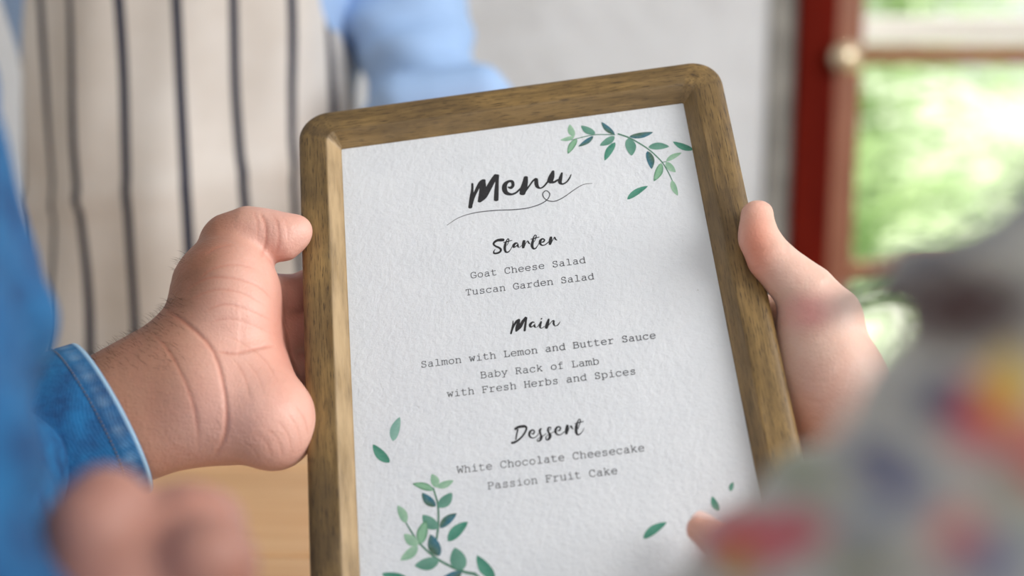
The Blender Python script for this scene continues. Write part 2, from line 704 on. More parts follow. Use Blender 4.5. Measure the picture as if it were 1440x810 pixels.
# knob
kc = at_y(1187, 80, WY - 0.045)
prof = [(0.0, -0.030), (0.012, -0.029), (0.021, -0.022), (0.0255, -0.010), (0.024, 0.002), (0.016, 0.011), (0.010, 0.016), (0.010, 0.030), (0.024, 0.034), (0.026, 0.045), (0.0, 0.045)]
V = [(kc[0] + r * math.cos(a), kc[1] + y, kc[2] + r * math.sin(a)) for a in np.linspace(0, 2 * math.pi, 28, endpoint=False) for r, y in prof]
mesh('door_knob', V, grid_faces(28, len(prof), True), M['knob'], dr)
# outside
tag(box('ledge', (xj0, WY + 0.55, zl0 - 0.02), (3.2, WY + 0.62, zl1), M['ledge'], None, 0.004), 'white painted handrail crossing outside behind the door glass', 'handrail')
bpy.data.objects['ledge'].name = 'handrail'
for x in (xj0 + 0.02, 3.1):
    box('post', (x, WY + 0.56, -0.1), (x + 0.06, WY + 0.61, zl0 - 0.02), M['ledge'], bpy.data.objects['handrail'])
tag(box('ground', (-6, WY + 0.2, -0.15), (14, 16, -0.1), M['lawn']), kind='structure')
bpy.data.objects['ground'].name = 'floor_outside'


def plant(x, y, z0, H, n, spread, mat, label, broad=0.02, seed=0):
    r = np.random.default_rng(seed)
    t = empty('garden_plant', (x, y, z0))
    tag(t, label, 'plant')
    V, Fc = [], []
    for k in range(n):
        az = r.uniform(0, 2 * math.pi)
        L = H * r.uniform(0.6, 1.1)
        el0 = r.uniform(0.7, 1.45)
        d = np.array([math.cos(az), math.sin(az)])
        rise = z0 + H * 0.15 * r.random()
        pts = []
        p = np.array([x, y, rise]) + np.array([*(d * r.uniform(0, .08)), 0])
        el = el0
        st = 7
        for q in range(st + 1):
            pts.append(p.copy())
            p = p + L / st * np.array([math.cos(el) * d[0] * spread, math.cos(el) * d[1] * spread, math.sin(el)])
            el -= r.uniform(0.12, 0.36)
        s = np.array([-d[1], d[0], 0])
        # leaflets along the midrib
        b = len(V)
        for q, p in enumerate(pts):
            wd = broad * math.sin(math.pi * (q + 0.6) / (st + 1.6))
            V += [p - s * wd, p + np.array([0, 0, -wd * 0.3]), p + s * wd]
        for q in range(st):
            a = b + q * 3
            Fc += [(a, a + 1, a + 4, a + 3), (a + 1, a + 2, a + 5, a + 4)]
        for q in range(1, st):
            for sg in (-1, 1):
                ll = H * 0.22 * math.sin(math.pi * q / st) * r.uniform(0.7, 1.2)
                p = pts[q]
                fw = (pts[q + 1] - pts[q])
                fw /= np.linalg.norm(fw)
                e = p + s * sg * ll * 0.8 + fw * ll * 0.6 - np.array([0, 0, ll * 0.25])
                mid = (p + e) / 2 + np.array([0, 0, ll * 0.06])
                ww = fw * broad * 0.9
                b2 = len(V)
                V += [p, mid - ww, e, mid + ww]
                Fc += [(b2, b2 + 1, b2 + 2, b2 + 3)]
    tag(mesh('foliage', V, Fc, mat, t), kind='stuff')
    V, Fc = [], []
    for a in np.linspace(0, 2 * math.pi, 6, endpoint=False):
        for zz, rr in ((-0.02, 0.05), (H * 0.12, 0.045), (H * 0.3, 0.02)):
            V.append((x + rr * math.cos(a), y + rr * math.sin(a), z0 + zz))
    mesh('stem', V, grid_faces(6, 3, True), M['stem'], t)


pl_spec = [
    (1.02, 3.45, 0.62, 26, 'leaf_c', 'silvery pale fern nearest the door glass, beside the red frame'),
    (1.75, 3.9, 0.80, 30, 'leaf_a', 'light green fern just outside the door, right part of the glass'),
    (1.25, 5.3, 1.05, 34, 'leaf_b', 'darker green leafy plant behind the pale ferns'),
    (2.35, 6.0, 1.15, 36, 'leaf_c', 'silvery plant at the right edge of the door glass'),
    (1.9, 8.2, 1.7, 44, 'leaf_b', 'tall darker green plant showing above the glazing bar'),
    (4.0, 8.4, 1.8, 44, 'leaf_a', 'tall light plant at the far right back of the garden'),
    (3.2, 11.6, 2.4, 50, 'leaf_b', 'tallest green plant at the very back of the garden'),
]
for i, (x, y, H, n, m, lb) in enumerate(pl_spec):
    plant(x, y, -0.1, H, n, 1.0, M[m], lb, 0.02 + 0.006 * H, 50 + i)

# ------------------------------------------------------------------ table
tb = empty('dining_table', (0.0, 0.58, 0.0))
tag(tb, 'light oak plank table under the menu and the hands', 'table')
ys = [0.30, 0.44, 0.58, 0.72, 0.86, 0.995]
for i in range(5):
    box('plank', (-0.95, ys[i] + 0.0012, 0.722), (0.95, ys[i + 1] - 0.0012, 0.75), M['table'], tb, 0.003)
box('apron_rail', (-0.88, 0.36, 0.64), (0.88, 0.385, 0.7215), M['table'], tb)
box('apron_rail', (-0.88, 0.91, 0.64), (0.88, 0.935, 0.7215), M['table'], tb)
for x in (-0.88, 0.82):
    for y in (0.36, 0.875):
        box('leg', (x, y, 0), (x + 0.06, y + 0.06, 0.7215), M['table'], tb, 0.003)

# ------------------------------------------------------------------ the framed menu
cw = lambda P: c2w(np.asarray(P) / 1000.0)
fr = empty('framed_menu', tuple(pl(PW / 2, -PH / 2, -0.004)))
tag(fr, 'brown wooden picture frame holding a white printed menu card, held upright in both hands', 'menu')
# rails: (outward offset from the sheet edge, height over the sheet, wear) in mm
prof = [(-2, -2, 0), (-0.3, -1.0, 0), (0.0, 0.3, .5), (0.4, 0.8, 1), (0.6, 1.1, 1), (2.2, 3.2, 1), (4.0, 5.45, 1), (4.6, 6.15, .9), (4.9, 6.4, .6), (5.3, 6.55, .1), (5.8, 6.6, 0),
        (9, 6.6, 0), (12, 6.55, 0), (14.2, 6.3, 0), (15.7, 5.6, 0), (16.7, 4.4, 0), (17.1, 2.8, 0), (17.2, -2, 0), (17.2, -9, 0), (16.8, -12.5, 0), (15.5, -13.6, 0), (12, -14, 0), (4, -14, 0), (-2, -14, 0), (-2, -2, 0)]


def rr_pt(side, s, off):
    """point on the rounded rectangle grown by off (mm); side 0 top 1 right 2 bottom 3 left; s in 0..1 from corner diagonal to corner diagonal"""
    W2, H2 = PW * 500, PH * 500
    r = max(0.6, 1.2 + (off / 17.2) * 11.5) if off > 0 else 0.6
    hx, hy = W2 + off, H2 + off
    L = hx if side in (0, 2) else hy
    D = hy if side in (0, 2) else hx
    na = 0.12
    if s < na:
        a = (1 - s / na) * math.pi / 4
        x = -(L - r) - r * math.sin(a)
        y = D - r + r * math.cos(a)
    elif s > 1 - na:
        a = (1 - (1 - s) / na) * math.pi / 4
        x = (L - r) + r * math.sin(a)
        y = D - r + r * math.cos(a)
    else:
        x = -(L - r) + 2 * (L - r) * (s - na) / (1 - 2 * na)
        y = D
    if side == 0:
        return x, y
    if side == 1:
        return y, -x
    if side == 2:
        return -x, -y
    return -y, x


wob = np.random.default_rng(9).normal(0, 1, 400)
for side in range(4):
    ss = np.concatenate([np.linspace(0, 0.12, 9), np.linspace(0.12, 0.88, 60)[1:-1], np.linspace(0.88, 1, 9)])
    V, UV, W_ = [], [], []
    Ls = (PW if side in (0, 2) else PH)
    for i, s in enumerate(ss):
        for j, (o, z, wr) in enumerate(prof):
            x, y = rr_pt(side, s, o)
            hand = 0.18 * (math.sin(i * 0.35 + side * 2) + 0.6 * math.sin(i * 0.9 + side)) if 5 <= j <= 9 else 0
            V.append(pl(PW / 2 + (x) / 1000, -PH / 2 + (y) / 1000, (z + hand) / 1000))
            along = (s - 0.5) * (Ls + 0.02)
            UV.append((along + side * 0.7, o / 1000 * 1.0 + z / 2500))
            W_.append([wr * (1.0 if side == 3 else 0.25)] * 3)
    mesh('frame_rail', V, [tuple(reversed(f)) for f in grid_faces(len(ss), len(prof))], M['frame'], fr, True, UV, {'wear': W_})
# backing board
def slab(name, u0, u1, v0, v1, z0, z1, mat, parent, nu=2, nv=2):
    V = []
    for z in (z1, z0):
        for i in range(nu):
            for j in range(nv):
                V.append(pl(u0 + (u1 - u0) * i / (nu - 1), v0 + (v1 - v0) * j / (nv - 1), z))
    f = grid_faces(nu, nv) + [tuple(reversed(q)) for q in grid_faces(nu, nv, False, nu * nv)]
    n = nu * nv
    ring = [i * nv for i in range(nu)] + [(nu - 1) * nv + j for j in range(1, nv)] + [i * nv + nv - 1 for i in range(nu - 2, -1, -1)] + [j for j in range(nv - 2, 0, -1)]
    for a, b in zip(ring, ring[1:] + ring[:1]):
        f.append((b, a, a + n, b + n))
    return mesh(name, V, f, mat, parent, False)


bb = slab('backing_board', -0.0015, PW + 0.0015, -PH - 0.0015, 0.0015, -0.010, -0.002, M['frame'], fr)
card = slab('menu_card', -0.001, PW + 0.001, -PH - 0.001, 0.001, -0.0012, 0.0, M['paper'], fr)
card['label'] = 'white textured menu card'


def ribbon(P, W, n=6, z=0.00006, smooth=True, cap=True):
    """flat stroke of varying width in sheet coordinates -> verts (u,v), faces"""
    P = np.asarray(P, float)
    W = np.asarray(W, float)
    Q = np.hstack([P, W[:, None]])
    if smooth and len(P) > 2:
        Q = catmull(Q, n)
    X = Q[:, :2]
    wd = np.maximum(Q[:, 2], 1e-5)
    T = np.gradient(X, axis=0)
    T /= np.maximum(np.linalg.norm(T, axis=1), 1e-12)[:, None]
    Nn = np.stack([-T[:, 1], T[:, 0]], 1)
    V, Fc = [], []
    rows = []
    if cap:
        for a in (75, 45, 20):
            c_, s_ = math.cos(math.radians(a)), math.sin(math.radians(a))
            rows.append((X[0] - T[0] * wd[0] / 2 * s_ * 0.7, Nn[0], wd[0] * c_))
    for i in range(len(X)):
        rows.append((X[i], Nn[i], wd[i]))
    if cap:
        for a in (20, 45, 75):
            c_, s_ = math.cos(math.radians(a)), math.sin(math.radians(a))
            rows.append((X[-1] + T[-1] * wd[-1] / 2 * s_ * 0.7, Nn[-1], wd[-1] * c_))
    for p, nrm, ww in rows:
        V += [p - nrm * ww / 2, p + nrm * ww / 2]
    for i in range(len(rows) - 1):
        Fc.append((2 * i, 2 * i + 1, 2 * i + 3, 2 * i + 2))
    return V, Fc


class Print:
    def __init__(s):
        s.V, s.F, s.z, s.c = [], [], [], []
        s.k = 0

    def add(s, V, Fc, col=None):
        b = len(s.V)
        s.k += 1
        s.V += list(V)
        s.F += [tuple(q + b for q in f) for f in Fc]
        s.z += [0.00005 + 0.0000008 * s.k] * len(V)
        s.c += (col if isinstance(col, list) else [col or (0, 0, 0)] * len(V))

    def build(s, name, mat, label=None, attr=False):
        A = np.array(s.V)
        W = pl(A[:, 0], A[:, 1], np.array(s.z))
        o = mesh(name, W, s.F, mat, card, False, None, {'ink': s.c} if attr else None)
        if label:
            o['label'] = label
        return o


# typed letters (units of 1/1000 em, advance 600)
bowl_b = [(130, 320), (200, 405), (310, 432), (430, 395), (500, 300), (505, 160), (430, 35), (310, -10), (200, 20), (130, 110)]
bowl_d = [(470, 320), (400, 405), (290, 432), (170, 395), (95, 300), (90, 160), (165, 35), (290, -10), (400, 20), (470, 110)]
arch = [(140, 310), (210, 400), (320, 430), (420, 400), (460, 310)]
C_ = [(490, 430), (440, 540), (310, 580), (170, 530), (90, 400), (85, 190), (160, 50), (300, -10), (420, 15), (510, 100)]
o_ = [(300 + 205 * math.cos(a), 210 + 220 * math.sin(a)) for a in np.linspace(0, 2 * math.pi, 17)]
G = {
    'a': ['s', [(140, 370), (200, 415), (290, 430), (380, 410), (425, 340)], 'l', [(425, 340), (425, 0), (510, 0)], 's', [(425, 240), (300, 255), (180, 235), (110, 170), (105, 90), (160, 15), (260, -10), (360, 25), (425, 90)]],
    'b': ['l', [(60, 600), (130, 600), (130, 0), (60, 0)], 's', bowl_b],
    'c': ['s', [(470, 330), (420, 400), (310, 430), (180, 400), (100, 290), (100, 150), (170, 35), (300, -10), (410, 15), (485, 80)], 'l', [(470, 430), (470, 310)]],
    'd': ['l', [(400, 600), (470, 600), (470, 0), (540, 0)], 's', bowl_d],
    'e': ['l', [(95, 225), (505, 225)], 's', [(505, 225), (480, 340), (410, 410), (300, 430), (180, 400), (100, 300), (95, 180), (150, 50), (290, -10), (410, 5), (490, 60)]],
    'f': ['l', [(130, 0), (440, 0)], 'l', [(120, 430), (450, 430)], 'l', [(250, 0), (250, 480)], 's', [(250, 480), (270, 560), (340, 600), (460, 595)]],
    'h': ['l', [(60, 600), (140, 600), (140, 0)], 'l', [(70, 0), (210, 0)], 's', arch, 'l', [(460, 310), (460, 0)], 'l', [(390, 0), (530, 0)]],
    'i': ['l', [(150, 430), (310, 430), (310, 0)], 'l', [(110, 0), (510, 0)], 'd', [(298, 575), (302, 600)]],
    'k': ['l', [(80, 600), (150, 600), (150, 0), (80, 0)], 'l', [(150, 160), (420, 430)], 'l', [(350, 430), (490, 430)], 'l', [(260, 260), (450, 0)], 'l', [(380, 0), (520, 0)]],
    'l': ['l', [(150, 600), (310, 600), (310, 0)], 'l', [(110, 0), (510, 0)]],
    'm': ['l', [(20, 430), (90, 430), (90, 0)], 'l', [(20, 0), (150, 0)], 's', [(90, 330), (150, 410), (220, 430), (280, 400), (300, 330)], 'l', [(300, 330), (300, 0)], 'l', [(300, 0), (355, 0)], 's', [(300, 330), (360, 410), (430, 430), (490, 400), (510, 330)], 'l', [(510, 330), (510, 0), (580, 0)]],
    'n': ['l', [(60, 430), (140, 430), (140, 0)], 'l', [(70, 0), (210, 0)], 's', arch, 'l', [(460, 310), (460, 0)], 'l', [(390, 0), (530, 0)]],
    'o': ['s', o_],
    'p': ['l', [(50, 430), (130, 430), (130, -160)], 'l', [(50, -160), (230, -160)], 's', bowl_b],
    'r': ['l', [(90, 430), (210, 430), (210, 0)], 'l', [(90, 0), (400, 0)], 's', [(210, 280), (290, 380), (390, 430), (470, 425), (510, 380)]],
    's': ['s', [(440, 340), (390, 405), (290, 430), (190, 405), (150, 330), (200, 250), (300, 222), (410, 190), (460, 110), (410, 20), (300, -10), (190, 15), (135, 80)], 'l', [(445, 430), (445, 320)], 'l', [(135, -10), (135, 100)]],
    't': ['l', [(80, 430), (450, 430)], 'l', [(200, 570), (200, 100)], 's', [(200, 100), (230, 20), (310, -10), (410, 5), (490, 50)]],
    'u': ['l', [(50, 430), (130, 430), (130, 130)], 's', [(130, 130), (150, 30), (250, -10), (360, 20), (450, 110)], 'l', [(380, 430), (450, 430), (450, 0), (530, 0)]],
    'w': ['l', [(30, 430), (170, 430)], 'l', [(430, 430), (570, 430)], 'l', [(90, 430), (190, 0), (300, 350), (410, 0), (510, 430)]],
    'y': ['l', [(50, 430), (190, 430)], 'l', [(400, 430), (550, 430)], 'l', [(110, 430), (300, 30)], 'l', [(480, 430), (210, -160)], 'l', [(100, -160), (290, -160)]],
    'B': ['l', [(60, 570), (340, 570)], 's', [(340, 570), (440, 530), (450, 430), (400, 330), (320, 305)], 'l', [(320, 305), (130, 305)], 's', [(320, 305), (460, 280), (510, 160), (470, 40), (350, 0)], 'l', [(350, 0), (60, 0)], 'l', [(130, 570), (130, 0)]],
    'C': ['s', C_, 'l', [(490, 570), (490, 400)]],
    'F': ['l', [(60, 570), (510, 570), (510, 430)], 'l', [(140, 570), (140, 0)], 'l', [(60, 0), (280, 0)], 'l', [(140, 300), (360, 300)], 'l', [(360, 370), (360, 230)]],
    'G': ['s', C_[:-1] + [(510, 60)], 'l', [(480, 570), (480, 410)], 'l', [(510, 60), (510, 230)], 'l', [(330, 230), (560, 230)]],
    'H': ['l', [(50, 570), (200, 570)], 'l', [(400, 570), (550, 570)], 'l', [(50, 0), (200, 0)], 'l', [(400, 0), (550, 0)], 'l', [(125, 570), (125, 0)], 'l', [(475, 570), (475, 0)], 'l', [(125, 300), (475, 300)]],
    'L': ['l', [(70, 570), (290, 570)], 'l', [(180, 570), (180, 0)], 'l', [(70, 0), (510, 0), (510, 160)]],
    'P': ['l', [(60, 570), (350, 570)], 's', [(350, 570), (470, 530), (500, 410), (450, 290), (350, 255)], 'l', [(350, 255), (140, 255)], 'l', [(140, 570), (140, 0)], 'l', [(60, 0), (270, 0)]],
    'R': ['l', [(50, 570), (330, 570)], 's', [(330, 570), (440, 530), (470, 430), (420, 330), (320, 290)], 'l', [(320, 290), (130, 290)], 'l', [(130, 570), (130, 0)], 'l', [(50, 0), (220, 0)], 'l', [(300, 290), (400, 190), (490, 0), (560, 0)]],
    'S': ['s', [(450, 440), (410, 540), (300, 580), (180, 545), (130, 440), (180, 340), (300, 300), (430, 250), (485, 150), (430, 30), (300, -10), (170, 30), (120, 120)], 'l', [(455, 570), (455, 420)], 'l', [(120, 0), (120, 150)]],
    'T': ['l', [(90, 430), (90, 570), (510, 570), (510, 430)], 'l', [(300, 570), (300, 0)], 'l', [(190, 0), (410, 0)]],
    'W': ['l', [(10, 570), (160, 570)], 'l', [(440, 570), (590, 570)], 'l', [(70, 570), (160, 0), (300, 400), (440, 0), (530, 570)]],
}
LINES = [('Goat Cheese Salad', (662, 391.5), (824, 369.5)), ('Tuscan Garden Salad', (655, 415.5), (836, 392.5)),
         ('Salmon with Lemon and Butter Sauce', (592, 517), (923, 475.5)), ('Baby Rack of Lamb', (676, 532), (843, 512)),
         ('with Fresh Herbs and Spices', (629, 558.5), (895, 526)),
         ('White Chocolate Cheesecake', (643, 665.5), (907, 634)), ('Passion Fruit Cake', (686, 688), (869, 666))]
for txt, a, b in LINES:
    A, B2 = inv(*a), inv(*b)
    adv = (B2 - A) / (len(txt) - 0.1)
    e = np.linalg.norm(adv) / 0.6
    ux = adv / np.linalg.norm(adv)
    uy = np.array([-ux[1], ux[0]])
    pr = Print()
    for i, ch in enumerate(txt):
        if ch == ' ':
            continue
        gl_ = G[ch]
        org = A + adv * (i - 0.05)
        for kind, pts in zip(gl_[::2], gl_[1::2]):
            P = [org + ux * x * e / 1000 + uy * y * e / 1000 for x, y in pts]
            wd = e * (0.062 if kind != 'd' else 0.10)
            if kind == 's':
                V, Fc = ribbon(P, [wd] * len(P), 4)
                pr.add(V, Fc)
            else:
                for p, q in zip(P[:-1], P[1:]):
                    V, Fc = ribbon([p, q], [wd, wd], 2, smooth=False)
                    pr.add(V, Fc)
    pr.build('text_line', M['ink2'], 'typed line reading ' + txt)

BR = {
    'Menu': (9.0, (650, 230), [
        [(128, 255, 26), (128, 330, 32), (115, 440, 46), (102, 555, 50)],
        [(118, 520, 30), (140, 430, 40), (185, 330, 44), (235, 245, 56), (268, 212, 40)],
        [(272, 212, 46), (262, 300, 76), (245, 400, 72), (218, 480, 44)],
        [(225, 478, 36), (280, 420, 62), (330, 320, 74), (385, 220, 66), (425, 150, 50)],
        [(444, 150, 46), (440, 250, 44), (434, 350, 54), (430, 460, 58)],
        [(582, 298, 18), (600, 305, 30), (622, 305, 40), (643, 272, 40), (630, 228, 38), (585, 228, 36), (543, 265, 56), (535, 325, 62), (560, 372, 54), (620, 390, 32), (680, 370, 26), (735, 320, 24)],
        [(805, 175, 52), (795, 250, 72), (775, 320, 84), (762, 380, 72)],
        [(800, 345, 30), (850, 282, 22), (898, 218, 24), (935, 200, 40), (938, 245, 50), (950, 290, 44), (985, 312, 22), (1030, 292, 22), (1080, 235, 24)],
        [(1085, 235, 30), (1115, 170, 46), (1152, 98, 34)], [(1148, 105, 38), (1137, 170, 58), (1120, 225, 58)], [(1110, 238, 36), (1160, 236, 32), (1215, 205, 24)],
        [(1262, 120, 24), (1246, 180, 44), (1237, 235, 48), (1268, 260, 24), (1320, 235, 20), (1358, 185, 20), (1378, 140, 12)]]),
    'Starter': (13.09, (685, 320), [
        [(300, 228, 58), (250, 230, 62), (190, 237, 50), (138, 268, 42), (120, 308, 34), (160, 345, 34), (220, 372, 38), (254, 408, 38), (235, 450, 38), (180, 474, 36), (132, 474, 34), (124, 440, 22), (150, 400, 10)],
        [(305, 275, 16), (370, 258, 22), (460, 238, 14)],
        [(385, 207, 20), (358, 240, 20), (335, 310, 44), (325, 390, 46), (345, 448, 36), (388, 452, 24), (425, 415, 15), (460, 355, 12)],
        [(385, 207, 14), (400, 220, 18), (388, 285, 14), (366, 330, 10)],
        [(560, 288, 22), (520, 292, 40), (488, 330, 48), (490, 362, 34), (530, 348, 18), (572, 300, 14)], [(568, 300, 18), (568, 345, 34), (590, 368, 12), (640, 330, 12)],
        [(682, 245, 48), (672, 300, 58), (665, 370, 46)], [(690, 340, 14), (715, 285, 12), (748, 246, 16), (765, 280, 30), (792, 305, 12)],
        [(805, 215, 16), (880, 196, 22), (960, 175, 14)], [(885, 137, 18), (855, 180, 22), (838, 265, 46), (827, 335, 50), (850, 385, 38), (890, 385, 24), (930, 335, 14), (958, 285, 12)],
        [(885, 137, 14), (905, 155, 18), (888, 220, 14), (868, 265, 10)],
        [(1000, 272, 16), (1025, 268, 28), (1044, 258, 30), (1056, 228, 26), (1022, 208, 28), (982, 240, 46), (976, 290, 44), (1005, 325, 28), (1050, 325, 20), (1100, 295, 17), (1140, 255, 14)],
        [(1177, 180, 46), (1167, 240, 60), (1157, 308, 46)], [(1180, 290, 14), (1215, 220, 12), (1242, 178, 18), (1257, 212, 30), (1288, 236, 10)]]),
    'Main': (16.94, (710, 440), [
        [(195, 192, 18), (190, 280, 30), (168, 395, 44), (144, 496, 44)], [(160, 450, 36), (205, 325, 44), (275, 205, 54), (340, 158, 44)],
        [(342, 160, 46), (312, 280, 86), (285, 380, 76), (268, 436, 40)], [(280, 430, 40), (365, 325, 80), (430, 205, 72), (500, 108, 48)],
        [(512, 115, 46), (497, 220, 50), (482, 330, 54), (470, 425, 54)],
        [(700, 225, 24), (650, 227, 44), (602, 285, 62), (615, 338, 40), (670, 310, 20), (722, 258, 14)], [(712, 268, 18), (705, 320, 50), (740, 348, 14), (790, 320, 15)],
        [(785, 325, 16), (820, 270, 18), (862, 205, 26)], [(872, 208, 24), (850, 265, 50), (838, 322, 54), (852, 360, 28), (895, 358, 18), (940, 325, 18)], [(858, 155, 22), (880, 130, 26)],
        [(1045, 150, 42), (1022, 230, 70), (1000, 310, 82), (988, 360, 66)], [(1040, 300, 18), (1090, 235, 18), (1132, 195, 22), (1165, 192, 40), (1160, 250, 46), (1180, 298, 34), (1220, 310, 18), (1270, 280, 24), (1318, 210, 10)]]),
    'Dessert': (13.09, (715, 582), [
        [(125, 280, 48), (180, 246, 50), (250, 232, 52), (310, 234, 46), (332, 275, 34), (300, 350, 34), (240, 430, 34), (170, 492, 36), (110, 525, 44), (65, 535, 44)], [(172, 290, 28), (152, 380, 25), (136, 470, 25)],
        [(420, 355, 10), (458, 372, 24), (477, 322, 26), (437, 297, 30), (392, 340, 42), (386, 400, 38), (420, 438, 26), (480, 440, 18), (530, 402, 15), (562, 355, 13)],
        [(600, 272, 28), (576, 312, 42), (592, 370, 32), (606, 430, 48), (582, 488, 36), (542, 505, 22), (527, 480, 12), (562, 450, 12), (620, 420, 16), (695, 365, 13)],
        [(782, 252, 22), (742, 252, 28), (726, 300, 36), (746, 350, 36), (768, 400, 54), (750, 456, 46), (715, 480, 28), (690, 458, 22), (702, 410, 14), (760, 370, 12), (845, 328, 12)], [(782, 250, 16), (776, 282, 12), (745, 312, 10)],
        [(900, 310, 10), (937, 306, 28), (960, 262, 26), (916, 237, 30), (872, 280, 42), (870, 345, 40), (910, 385, 26), (970, 380, 18), (1035, 325, 14)],
        [(1086, 214, 46), (1073, 290, 60), (1066, 366, 46)], [(1090, 345, 14), (1120, 262, 12), (1152, 220, 16), (1166, 252, 32), (1192, 282, 12)],
        [(1225, 182, 16), (1300, 160, 22), (1385, 140, 14)], [(1300, 97, 18), (1272, 150, 22), (1252, 230, 50), (1246, 320, 50), (1270, 380, 36), (1315, 375, 20), (1365, 320, 13), (1392, 260, 8)],
        [(1300, 97, 14), (1325, 117, 18), (1306, 200, 16), (1280, 280, 12)]]),
}


def loc_scale(x, y):
    a, b = inv(x, y), inv(x + 1, y)
    return np.linalg.norm(b - a)


for word, (s_, (ox, oy), strokes) in BR.items():
    pr = Print()
    for st in strokes:
        P = [inv(ox + x / s_, oy + y / s_) for x, y, _ in st]
        W = [w_ / s_ * loc_scale(ox + x / s_, oy + y / s_) * 1.04 for x, y, w_ in st]
        V, Fc = ribbon(P, W, 7)
        pr.add(V, Fc)
    if word == 'Menu':
        sw = [(35, 392, 3), (100, 350, 4), (180, 324, 5), (260, 312, 6), (340, 306, 6), (420, 303, 6.5), (500, 293, 6), (570, 270, 6), (608, 243, 6), (620, 213, 6), (600, 195, 6), (581, 210, 6), (585, 232, 6), (608, 251, 5.5), (650, 255, 6), (700, 232, 5.5), (760, 190, 5), (810, 161, 4), (862, 153, 2.5)]
        P = [inv(620 + x / 4.05, 220 + y / 4.05) for x, y, _ in sw]
        V, Fc = ribbon(P, [w_ / 4.05 * 0.00029 for _, _, w_ in sw], 8)
        pr2 = Print()
        pr2.add(V, Fc)
        pr2.build('flourish', M['ink2'], 'thin looped flourish under the heading')
    pr.build('heading', M['ink'], 'brush lettering reading ' + word)

TONE = {'light': (lin(160, 196, 168), lin(140, 182, 152)), 'lg': (lin(150, 196, 160), lin(62, 122, 88)), 'mid': (lin(104, 154, 136), lin(84, 138, 120)),
        'blue': (lin(44, 104, 128), lin(66, 96, 78)), 'teal': (lin(52, 128, 106), lin(76, 146, 124)), 'pale': (lin(140, 182, 168), lin(126, 172, 160))}


def leaf(pr, tip, base, wd, tone, org, s_, bend=0.12):
    a = inv(org[0] + base[0] / s_, org[1] + base[1] / s_)
    b = inv(org[0] + tip[0] / s_, org[1] + tip[1] / s_)
    W = wd / s_ * 0.00029
    d = b - a
    L = np.linalg.norm(d)
    d /= L
    nrm = np.array([-d[1], d[0]])
    c1, c2 = [np.array(c[:3]) for c in TONE[tone]]
    V, Fc, col = [], [], []
    n = 12
    for i in range(n + 1):
        t = i / n
        half = W / 2 * (math.sin(math.pi * t ** 0.85)) ** 0.75 if 0 < t < 1 else 0
        mid = a + d * L * t + nrm * L * bend * 0.5 * math.sin(math.pi * t)
        for q, k in enumerate((-1, -0.45, 0.45, 1)):
            V.append(mid + nrm * half * k)
            f = [0, 0.15, 0.85, 1][q]
            f = min(1, max(0, f + 0.25 * math.sin(t * 7 + wd)))
            if tone == 'lg':
                f = max(f * 0.3, abs(k) ** 2 * 0.9, 0.9 * (t > 0.85))
            col.append(tuple(c1 * (1 - f) + c2 * f))
    for i in range(n):
        for q in range(3):
            Fc.append((i * 4 + q, i * 4 + q + 1, i * 4 + q + 5, i * 4 + q + 4))
    pr.add(V, Fc, col)


def stem(pr, pts, w0, w1, org, s_, col=(72, 122, 98)):
    P = [inv(org[0] + x / s_, org[1] + y / s_) for x, y in pts]
    V, Fc = ribbon(P, list(np.linspace(w0, w1, len(P)) / s_ * 0.00029), 5)
    pr.add(V, Fc, lin(*col)[:3])


o1, s1 = (770, 150), 5.786
pr = Print()
stem(pr, [(195, 272), (300, 245), (400, 228), (548, 229)], 7, 10, o1, s1)
stem(pr, [(575, 222), (660, 252), (750, 300), (840, 362), (930, 450), (980, 530), (1015, 602)], 15, 7, o1, s1)
stem(pr, [(930, 452), (968, 449)], 7, 7, o1, s1)
for tp, bs, wd, tn in (((180, 145), (215, 245), 55, 'light'), ((105, 272), (218, 245), 42, 'light'), ((165, 385), (238, 262), 56, 'lg'), ((272, 155), (388, 222), 65, 'mid'),
                       ((250, 325), (372, 240), 46, 'blue'), ((438, 125), (545, 225), 50, 'blue'), ((425, 318), (545, 240), 66, 'mid'), ((465, 440), (550, 290), 60, 'teal'),
                       ((860, 208), (665, 245), 56, 'blue'), ((685, 400), (655, 258), 86, 'mid'), ((990, 325), (820, 330), 70, 'mid'), ((848, 508), (812, 362), 62, 'blue'),
                       ((1092, 375), (965, 445), 46, 'light'), ((1042, 535), (965, 450), 56, 'light'), ((865, 608), (925, 460), 62, 'lg'), ((1060, 725), (1012, 600), 48, 'light')):
    leaf(pr, tp, bs, wd, tn, o1, s1, 0.1 if wd % 4 else -0.08)
pr.build('printed_sprig', M['print'], 'watercolour eucalyptus sprig at the top right of the card', True)
o2, s2 = (500, 570), 3.373
pr = Print()
stem(pr, [(368, 392), (390, 470), (393, 560), (385, 632)], 7, 9, o2, s2)
stem(pr, [(240, 558), (300, 650), (390, 730), (500, 785), (565, 800)], 6, 13, o2, s2)
stem(pr, [(565, 800), (600, 830)], 12, 12, o2, s2)
for tp, bs, wd, tn in (((362, 325), (385, 390), 36, 'light'), ((465, 357), (385, 388), 32, 'light'), ((270, 372), (370, 402), 32, 'lg'), ((315, 415), (380, 480), 38, 'blue'),
                       ((458, 415), (393, 485), 48, 'mid'), ((318, 520), (390, 585), 50, 'mid'), ((480, 512), (400, 582), 38, 'blue'), ((200, 475), (240, 558), 36, 'light'),
                       ((335, 545), (310, 658), 46, 'lg'), ((230, 610), (300, 662), 42, 'light'), ((213, 735), (295, 668), 42, 'light'), ((355, 612), (398, 715), 50, 'blue'),
                       ((280, 760), (398, 735), 54, 'mid'), ((470, 675), (510, 780), 66, 'mid'), ((390, 840), (505, 790), 45, 'blue')):
    leaf(pr, tp, bs, wd, tn, o2, s2, 0.1 if wd % 4 else -0.08)
